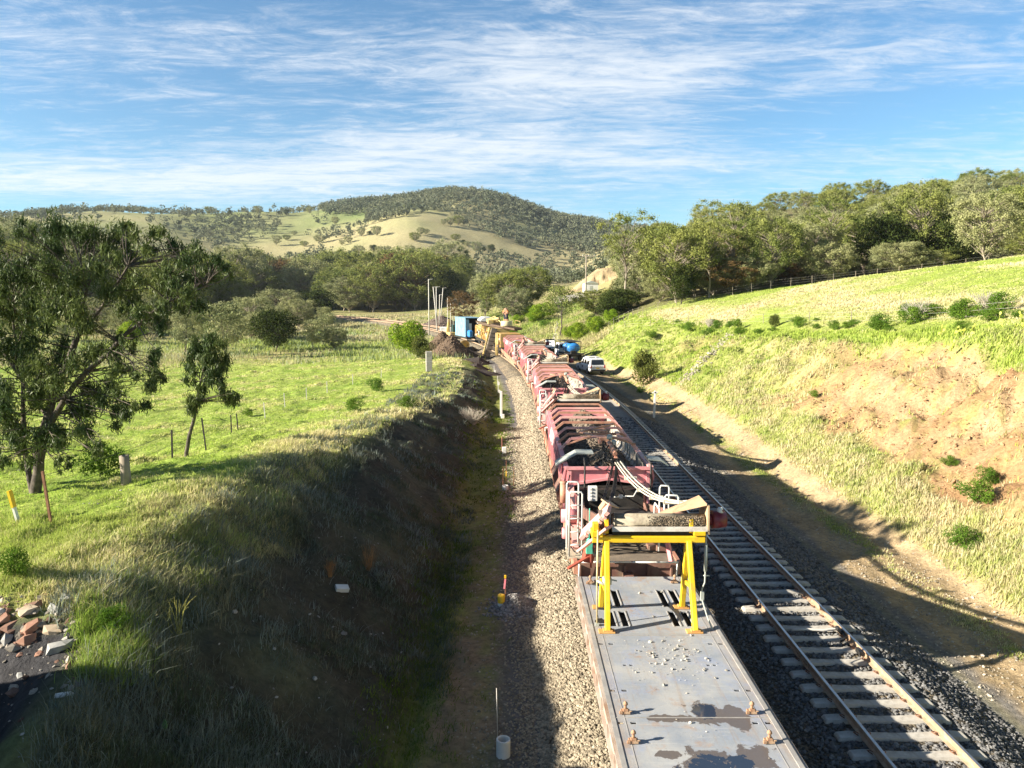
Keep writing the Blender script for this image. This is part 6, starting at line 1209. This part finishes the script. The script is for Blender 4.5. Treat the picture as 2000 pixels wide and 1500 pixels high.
# ---- broken rocks on the gravel edge
rock_c = {'tan': paint('tan_rock', (.38, .30, .21), (.46, .39, .30), 4, .9, bmp=.4), 'red': paint('red_rock', (.27, .14, .095), (.36, .22, .16), 4, .9, bmp=.4), 'grey': paint('grey_rock', (.27, .27, .26), (.38, .38, .36), 4, .9, bmp=.4)}
for i, (u, v, w_, c_, lb) in enumerate(((53, 1193, 38, 'tan', 'flat tan rock in the middle of the broken rocks'), (110, 1192, 30, 'grey', 'pale grey slab rock on the crest of the gravel'), (140, 1168, 30, 'grey', 'pale rock at the right end of the crest'), (65, 1225, 44, 'red', 'largest red brick like rock'), (105, 1230, 32, 'tan', 'tan and white rock right of the red rock'), (57, 1252, 30, 'red', 'orange red rock below the largest red rock'), (120, 1262, 38, 'grey', 'lowest pale grey rock on the shaded gravel'), (5, 1210, 24, 'red', 'pinkish rock cut by the left edge of the frame'), (15, 1174, 26, 'tan', 'low brown rock near the left edge'), (18, 1248, 24, 'grey', 'small grey rock left of the orange red rock'), (80, 1276, 20, 'red', 'dark little rock below the orange red rock'), (85, 1165, 18, 'red', 'small pinkish rock on the crest'), (102, 1170, 16, 'grey', 'small grey upright rock on the crest'), (120, 1158, 20, 'grey', 'small pale rock at the back of the crest'), (5, 1195, 20, 'grey', 'dark grey rock at the left edge'), (150, 1155, 18, 'grey', 'grey rock by the green weeds'), (38, 1320, 16, 'grey', 'lone grey rock low in the shaded gravel'))):
    x, y, z = hit(u, v, 5); r_ = w_*math.hypot(x, y)/1500*.5; V, Fc, cc_ = stones([[0, 0, 0]], [1], 40+i, .62); o = mesh_np('rock', V*r_*1.1, Fc, rock_c[c_]); o.location = (x, y, z+r_*.0); o.rotation_euler = (0, 0, random.uniform(0, 3)); tag(o, lb, 'rock', 'broken rocks on the gravel edge')
x, y, z = hit(668, 1155, 8); m = MB(); m.box((0, 0, 0), (.34, .2, .12), (.3, .2, .5)); o = m.build('foam_block', whitem, None, .01); o.location = (x, y, z+.08); tag(o, 'white foam block lying on the dark slope', 'foam block')
x, y, z = hit(108, 1365, 5); m = MB(); m.tube([(0, 0, 0), (.08, .02, .0), (.2, .05, .01), (.24, .06, .01)], [.04, .045, .04, .015], 10); o = m.build('plastic_bottle', whitem); o.location = (x, y, z+.04); tag(o, 'crumpled pale plastic bottle on the shaded gravel', 'bottle')
rg = np.random.default_rng(44); P = np.array([hit(rg.uniform(-20, 165), 1150+rg.gamma(2, 45), 5, 40, 300) for _ in range(420)]); P = P[(P[:, 0] < -4) & (P[:, 1] > 5)]; s_ = rg.exponential(.028, len(P))+.014
V, Fc, col = stones(P, s_, 45, .65, np.array([(.22, .20, .17), (.20, .12, .09), (.28, .25, .21)])[rg.integers(0, 3, len(P))].repeat(1, 0)); tag(mesh_np('rubble_bits', V, Fc, stone_m, col=col), 'small broken rubble pressed into the dark gravel around the rocks', 'rubble', kind='stuff')
# stones of the rock drain on the right bank, bits on the gravel apron and the cutting slope
rg = np.random.default_rng(12); P = []; S_ = []
for k in range(230):
    t = rg.random(); u = 1425-95*t+rg.normal(0, 3+3*t); v = 655+95*t+rg.normal(0, 3); x, y, z = hit(u, v, 30, 200); P.append((x, y, z+.05)); S_.append(rg.uniform(.06, .17))
V, Fc, col = stones(P, S_, 13, .7, (.33, .30, .24)); tag(mesh_np('rock_drain', V, Fc, stone_m, col=col), 'pale rock lined drain running down the right bank', 'rocks', kind='stuff')
n = 2600; x = rg.uniform(-11, -2.2, n); y = np.exp(rg.uniform(np.log(7.5), np.log(45), n)); kk = (rg.random(n) < np.where((x < -6.5) & (y < 13), 1, .5)); x, y = x[kk], y[kk]; s_ = rg.exponential(.011, len(x))+.008
V, Fc, col = stones(np.stack([x, y, ground(x, y)+s_*.3], 1), s_, 14, .5, (.34, .32, .29)); tag(mesh_np('scattered_chips', V, Fc, stone_m, col=col), 'small stone chips scattered on the dark cutting slope', 'stone chips', kind='stuff')
n = 9000; x = rg.uniform(9.6, 15.5, n); y = np.exp(rg.uniform(np.log(16), np.log(60), n)); s_ = rg.exponential(.008, n)+.008*(1+y*.02)
V, Fc, col = stones(np.stack([x, y, ground(x, y)+s_*.3], 1), s_, 15, .6, (.36, .32, .26)); tag(mesh_np('road_gravel', V, Fc, stone_m, col=col), 'loose gravel on the service road', 'gravel', kind='stuff')
# ================================================================ GRASS
gr_m, t, bs, out = new_mat('grass_blades'); t.nodes.remove(bs); a = N(t, 'ShaderNodeVertexColor', layer_name='Col'); d = N(t, 'ShaderNodeBsdfDiffuse'); tr_ = N(t, 'ShaderNodeBsdfTranslucent'); L(t, a.outputs[0], d.inputs[0]); L(t, a.outputs[0], tr_.inputs[0]); ms = N(t, 'ShaderNodeMixShader', i_0=.35); L(t, d.outputs[0], ms.inputs[1]); L(t, tr_.outputs[0], ms.inputs[2]); L(t, ms.outputs[0], out.inputs[0])
def grass(name, label, X, Y, h, spread, nb_, col, seed, lean=.5, wmul=1.0):
    rg = np.random.default_rng(seed); n = len(X); i = np.repeat(np.arange(n), nb_); m_ = len(i); r = np.hypot(X, Y)[i]
    bx = X[i]+rg.normal(0, 1, m_)*spread[i]; by = Y[i]+rg.normal(0, 1, m_)*spread[i]; bz = ground(bx, by)-.03; hh = h[i]*rg.uniform(.45, 1.15, m_)
    a = rg.uniform(0, 6.283, m_); ln = np.abs(rg.normal(0, lean, m_))*hh; tx = bx+np.cos(a)*ln+hh*.12; ty = by+np.sin(a)*ln; tz = bz+hh
    mxp = bx+(tx-bx)*.35; myp = by+(ty-by)*.35; mz = bz+hh*.6
    w_ = np.maximum(.0045, r*.00042)*rg.uniform(.7, 1.5, m_)*wmul; b = rg.uniform(0, 6.283, m_); wx, wy = np.cos(b)*w_, np.sin(b)*w_
    V = np.stack([np.stack([bx-wx, by-wy, bz], 1), np.stack([bx+wx, by+wy, bz], 1), np.stack([mxp+wx*.8, myp+wy*.8, mz], 1), np.stack([tx, ty, tz], 1), np.stack([mxp-wx*.8, myp-wy*.8, mz], 1)], 1)
    c = col[i]*rg.uniform(.78, 1.22, (m_, 1)); C5 = np.repeat(c, 5, 0); k = np.arange(m_)[:, None]*5
    F1 = np.concatenate([k+0, k+1, k+2, k+4], 1); V = V.reshape(-1, 3); F2 = np.concatenate([k+4, k+2, k+3, k+3], 1)
    # triangles only, so every face keeps its shape
    T = np.concatenate([np.concatenate([k, k+1, k+2], 1), np.concatenate([k, k+2, k+4], 1), np.concatenate([k+4, k+2, k+3], 1)])
    return tag(mesh_np(name, V, T, gr_m, col=C5), label, 'grass', kind='stuff')
rg = np.random.default_rng(77)
def cand(n, t0, t1, y0, y1):
    y = np.exp(rg.uniform(np.log(y0), np.log(y1), n)); return rg.uniform(t0, t1, n)*y, y
DRY = np.array([.52, .45, .25]); PALE = np.array([.64, .56, .40]); GRN = np.array([.36, .44, .085]); LUSH = np.array([.19, .30, .05]); GREY = np.array([.125, .165, .13]); DK = np.array([.05, .085, .018])
def pick(w, cols):
    w = np.cumsum(w/np.sum(w, 0), 0); q = rg.random(w.shape[1]); i = (q[None] > w).sum(0).clip(0, len(cols)-1); cc = np.array(cols); wt = np.diff(np.concatenate([np.zeros((1, w.shape[1])), w]), axis=0); return .45*cc[i]+.55*(wt.T@cc)
# left paddock
X, Y = cand(90000, -.72, .02, 11, 120); Xc = X-off(Y); k = (Xc < -6.6+S01(Y, 30, 60)*2.6) & ~((X < -6.3) & (Y < 12.9)); X, Y, Xc = X[k], Y[k], Xc[k]; nz = fbm(X*.35, Y*.35, 5); n2 = fbm(X*1.7+7, Y*1.7+2, 4, .6)
edge = np.exp(-((Xc+7.4-S01(Y, 30, 60)*2.8)/1.5)**2); kp = rg.random(len(X)) < np.clip(.42+nz*.6+edge*.8, .15, 1); X, Y, nz, n2, edge = X[kp], Y[kp], nz[kp], n2[kp], edge[kp]
c = pick(np.stack([np.clip(.55+n2, .05, 2), np.clip(.35-nz, .05, 2), np.clip(.10+nz*.9+edge*.7, .02, 4), np.clip(.04+edge*.45+nz*.4, .02, 4)]), [GRN, LUSH, DRY, PALE])
c = c*1.22; h = (.09+edge*.16*rg.random(len(X))+np.maximum(nz, 0)*.2)*rg.uniform(.6, 1.3, len(X)); grass('paddock_grass', 'lush green grass and pale tussocks of the left paddock', X, Y, h, .07+h*.22, 9, c, 1, .6)
# cutting slope in shade
X, Y = cand(44000, -.66, .0, 7.5, 75); Xc = X-off(Y); k = (Xc < -1.5) & (Xc > -8.0) & ~((X < -6.6) & (Y < 12.5)); X, Y, Xc = X[k], Y[k], Xc[k]; nz = fbm(X*.6+5, Y*.6, 5); kp = rg.random(len(X)) < np.clip(.58+nz*2.6-.35*np.exp(-((Y-33)/9)**2), .04, 1); X, Y, nz = X[kp], Y[kp], nz[kp]; Xc = Xc[kp]
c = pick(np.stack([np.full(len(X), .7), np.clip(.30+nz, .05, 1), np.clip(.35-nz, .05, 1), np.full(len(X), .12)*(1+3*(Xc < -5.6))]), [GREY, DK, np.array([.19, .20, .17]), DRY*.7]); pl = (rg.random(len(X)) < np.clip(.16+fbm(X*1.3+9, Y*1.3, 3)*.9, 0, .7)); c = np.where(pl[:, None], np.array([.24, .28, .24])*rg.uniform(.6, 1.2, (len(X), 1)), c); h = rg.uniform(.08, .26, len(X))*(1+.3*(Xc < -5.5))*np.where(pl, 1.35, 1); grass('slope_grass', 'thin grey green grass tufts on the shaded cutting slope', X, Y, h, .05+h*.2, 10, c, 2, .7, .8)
# green strip in the ditch
X, Y = cand(16000, -.22, .02, 9, 70); Xc = X-off(Y); k = (Xc < .1) & (Xc > -3.0); X, Y, Xc = X[k], Y[k], Xc[k]; w_ = np.exp(-((Xc+2.1)/.7)**2)+np.exp(-((Xc+.6)/.8)**2)*S01(Y, 24, 36)*1.2; kp = rg.random(len(X)) < np.clip(w_, 0, 1)*(.45+fbm(X*1.1, Y*.7)); X, Y = X[kp], Y[kp]
c = pick(np.stack([np.full(len(X), .6), np.full(len(X), .3), np.full(len(X), .1)]), [np.array([.12, .19, .02]), DK, GRN]); h = rg.uniform(.06, .2, len(X)); grass('ditch_grass', 'short green grass along the ditch beside the path', X, Y, h, .06+h*.2, 9, c, 3, .7)
# right bank and its foot
X, Y = cand(90000, .10, .75, 18, 125); Xc = X-off(Y); rd = np.exp(-((Xc-12.7)/.35)**2)*.8+S01(Xc, 14.0, 14.7); k = (Xc > 10.6) & (Xc < 25.5) & (rg.random(len(X)) < rd); X, Y, Xc = X[k], Y[k], Xc[k]; nz = fbm(X*.5+5, Y*.5, 5); n2 = fbm(X*1.7, Y*1.7, 4)
n1 = fbm(X*.35, Y*.35, 5); scar = np.clip(np.exp(-((Y-35-.35*(Xc-19))/14)**2)*1.35*S01(Xc, 15.8+n1*2, 18.2+n1*2)*(1-S01(Xc, 22.2+n1, 23.8+n1)), 0, 1); kp = rg.random(len(X)) < np.clip(.85-scar*1.2+nz*.5, .02, 1); X, Y, Xc, nz, n2 = X[kp], Y[kp], Xc[kp], nz[kp], n2[kp]
gw = S01(Y, 45, 75)*.7+S01(Xc, 21.5, 24)*1.1; c = pick(np.stack([np.clip(.35+gw+n2, .05, 3), np.clip(.15+gw*.5-nz*.5, .03, 2), np.clip(.6-gw*.5+nz, .05, 3), np.clip(.45-gw*.4+nz, .05, 3)]), [GRN*1.05, LUSH, DRY, PALE]); h = rg.uniform(.10, .34, len(X))*np.where(Xc < 14.2, .4, 1); grass('bank_grass', 'pale dry and green grass covering the right bank', X, Y, h, .06+h*.22, 8, c, 4, .45)
# field above the bank
X, Y = cand(110000, .16, .78, 36, 122); Xc = X-off(Y); k = (Xc > 24.6); X, Y, Xc = X[k], Y[k], Xc[k]; n3 = fbm(X*.09+5, Y*.09, 4); n1 = fbm(X*.35, Y*.35, 5); g_ = np.clip(.70+n3*2.2+n1*.5-S01(X-.35*Y, 10, 40)*.45, 0, 1)
kp = rg.random(len(X)) < .40; X, Y, g_, n1 = X[kp], Y[kp], g_[kp], n1[kp]; c = pick(np.stack([g_+.25, g_*.3+.02, 1.02-g_, .9-g_*.8]), [GRN*1.1, LUSH, DRY*1.1, PALE*1.05]); h = rg.uniform(.10, .26, len(X))*(1.25-g_*.85); grass('field_grass', 'golden and green grass of the sloping field above the right bank', X, Y, h, .10+h*.3, 8, c, 5, .5)
# rank growth around the gravel edge at the near left
for sx_, (u0, u1, v0, v1, nn, col_, hh_) in enumerate(((-20, 420, 1010, 1150, 2300, GRN*1.15, .18), (150, 290, 1130, 1330, 700, np.array([.24, .38, .04]), .26), (280, 560, 980, 1090, 1300, DRY, .18))):
    P = [hit(rg.uniform(u0, u1), rg.uniform(v0, v1), 6, 60, 300)[:2] for _ in range(nn)]; P = np.array(P); P = P[P[:, 0] < -4.2]; c = pick(np.stack([np.full(len(P), .6), np.full(len(P), .3), np.full(len(P), .25)]), [col_, LUSH, DRY]); h = rg.uniform(.4, 1.2, len(P))*hh_
    grass('rank_grass', ('tall green grass above the broken rocks', 'bright green weeds at the edge of the gravel apron', 'long pale seeding grass on the lit crest of the cutting')[sx_], P[:, 0], P[:, 1], h, .05+h*.2, 12, c, 20+sx_, .6, .7)
# knoll beside the machine
X, Y = cand(22000, -.075, .12, 116, 215); k = (lat(X, Y) > 8.5) & ~((np.abs(1000+1500*X/Y-1078-(Y-125)*.30) < 1900/Y) & (Y < 205)); X, Y = X[k], Y[k]; n3 = fbm(X*.12, Y*.12, 4)
c = pick(np.stack([np.clip(.5-n3, .05, 2), np.clip(.3-n3*2, .05, 2), np.clip(.3+n3, .02, 2), np.full(len(X), .25)]), [GRN*.9, LUSH, DRY*.9, PALE*.9]); h = rg.uniform(.3, .9, len(X)); grass('knoll_grass', 'rough mixed scrub grass on the knoll beside the haul road', X, Y, h, .4+h*.5, 9, c, 7, .5)
# dry reeds and scrub grass past the paddock
X, Y = cand(26000, -.75, -.02, 98, 300); k = (np.abs(lat(X, Y)) > 8) & (rg.random(len(X)) < np.clip(.5+fbm(X*.06, Y*.06, 4)*1.5, .05, 1)); X, Y = X[k], Y[k]; n3 = fbm(X*.05+2, Y*.05, 4)
c = pick(np.stack([np.clip(.5-n3, .05, 2), np.clip(.5+n3*2, .05, 2), np.clip(.3+n3, .02, 2), np.full(len(X), .25)]), [GRN*.8, DRY*.85, PALE*.8, GREY*2]); h = rg.uniform(.35, 1.0, len(X)); grass('reeds', 'dry reeds and rough grass beyond the left paddock', X, Y, h, .5+h*.5, 9, c, 6, .4)
# clods on the bare scar of the right bank
n = 11000; Y = rg.uniform(20, 52, n); X = rg.uniform(15.5, 24, n); n1 = fbm(X*.35, Y*.35, 5); scar = np.exp(-((Y-35-.35*(X-19))/14)**2)*1.35*S01(X, 15.8+n1*2, 18.2+n1*2)*(1-S01(X, 22.2+n1, 23.8+n1)); k = rg.random(n) < scar*np.clip(.5+fbm(X*.9, Y*.9, 4)*1.6, .05, 1); X, Y = X[k], Y[k]; s_ = rg.exponential(.022, len(X))+.015
V, Fc, col = stones(np.stack([X, Y, ground(X, Y)+s_*.15], 1), s_, 33, .6, (.33, .20, .11)); tag(mesh_np('earth_clods', V, Fc, stone_m, col=col), 'crumbled orange earth on the bare scar of the right bank', 'earth', kind='stuff')
# ================================================================ HAZE
m = MB(); m.b2((-900, -120, -60), (1500, 2700, 260)); hz_m = bpy.data.materials.new('haze'); hz_m.use_nodes = True; t = hz_m.node_tree; t.nodes.clear(); o = N(t, 'ShaderNodeOutputMaterial'); pv = N(t, 'ShaderNodeVolumePrincipled'); pv.inputs['Color'].default_value = (.78, .87, 1.0, 1); pv.inputs['Density'].default_value = .00007; pv.inputs['Anisotropy'].default_value = .2; L(t, pv.outputs[0], o.inputs['Volume'])
hz = m.build('haze', hz_m); tag(hz, 'thin blue haze of the valley air', 'haze', kind='stuff')
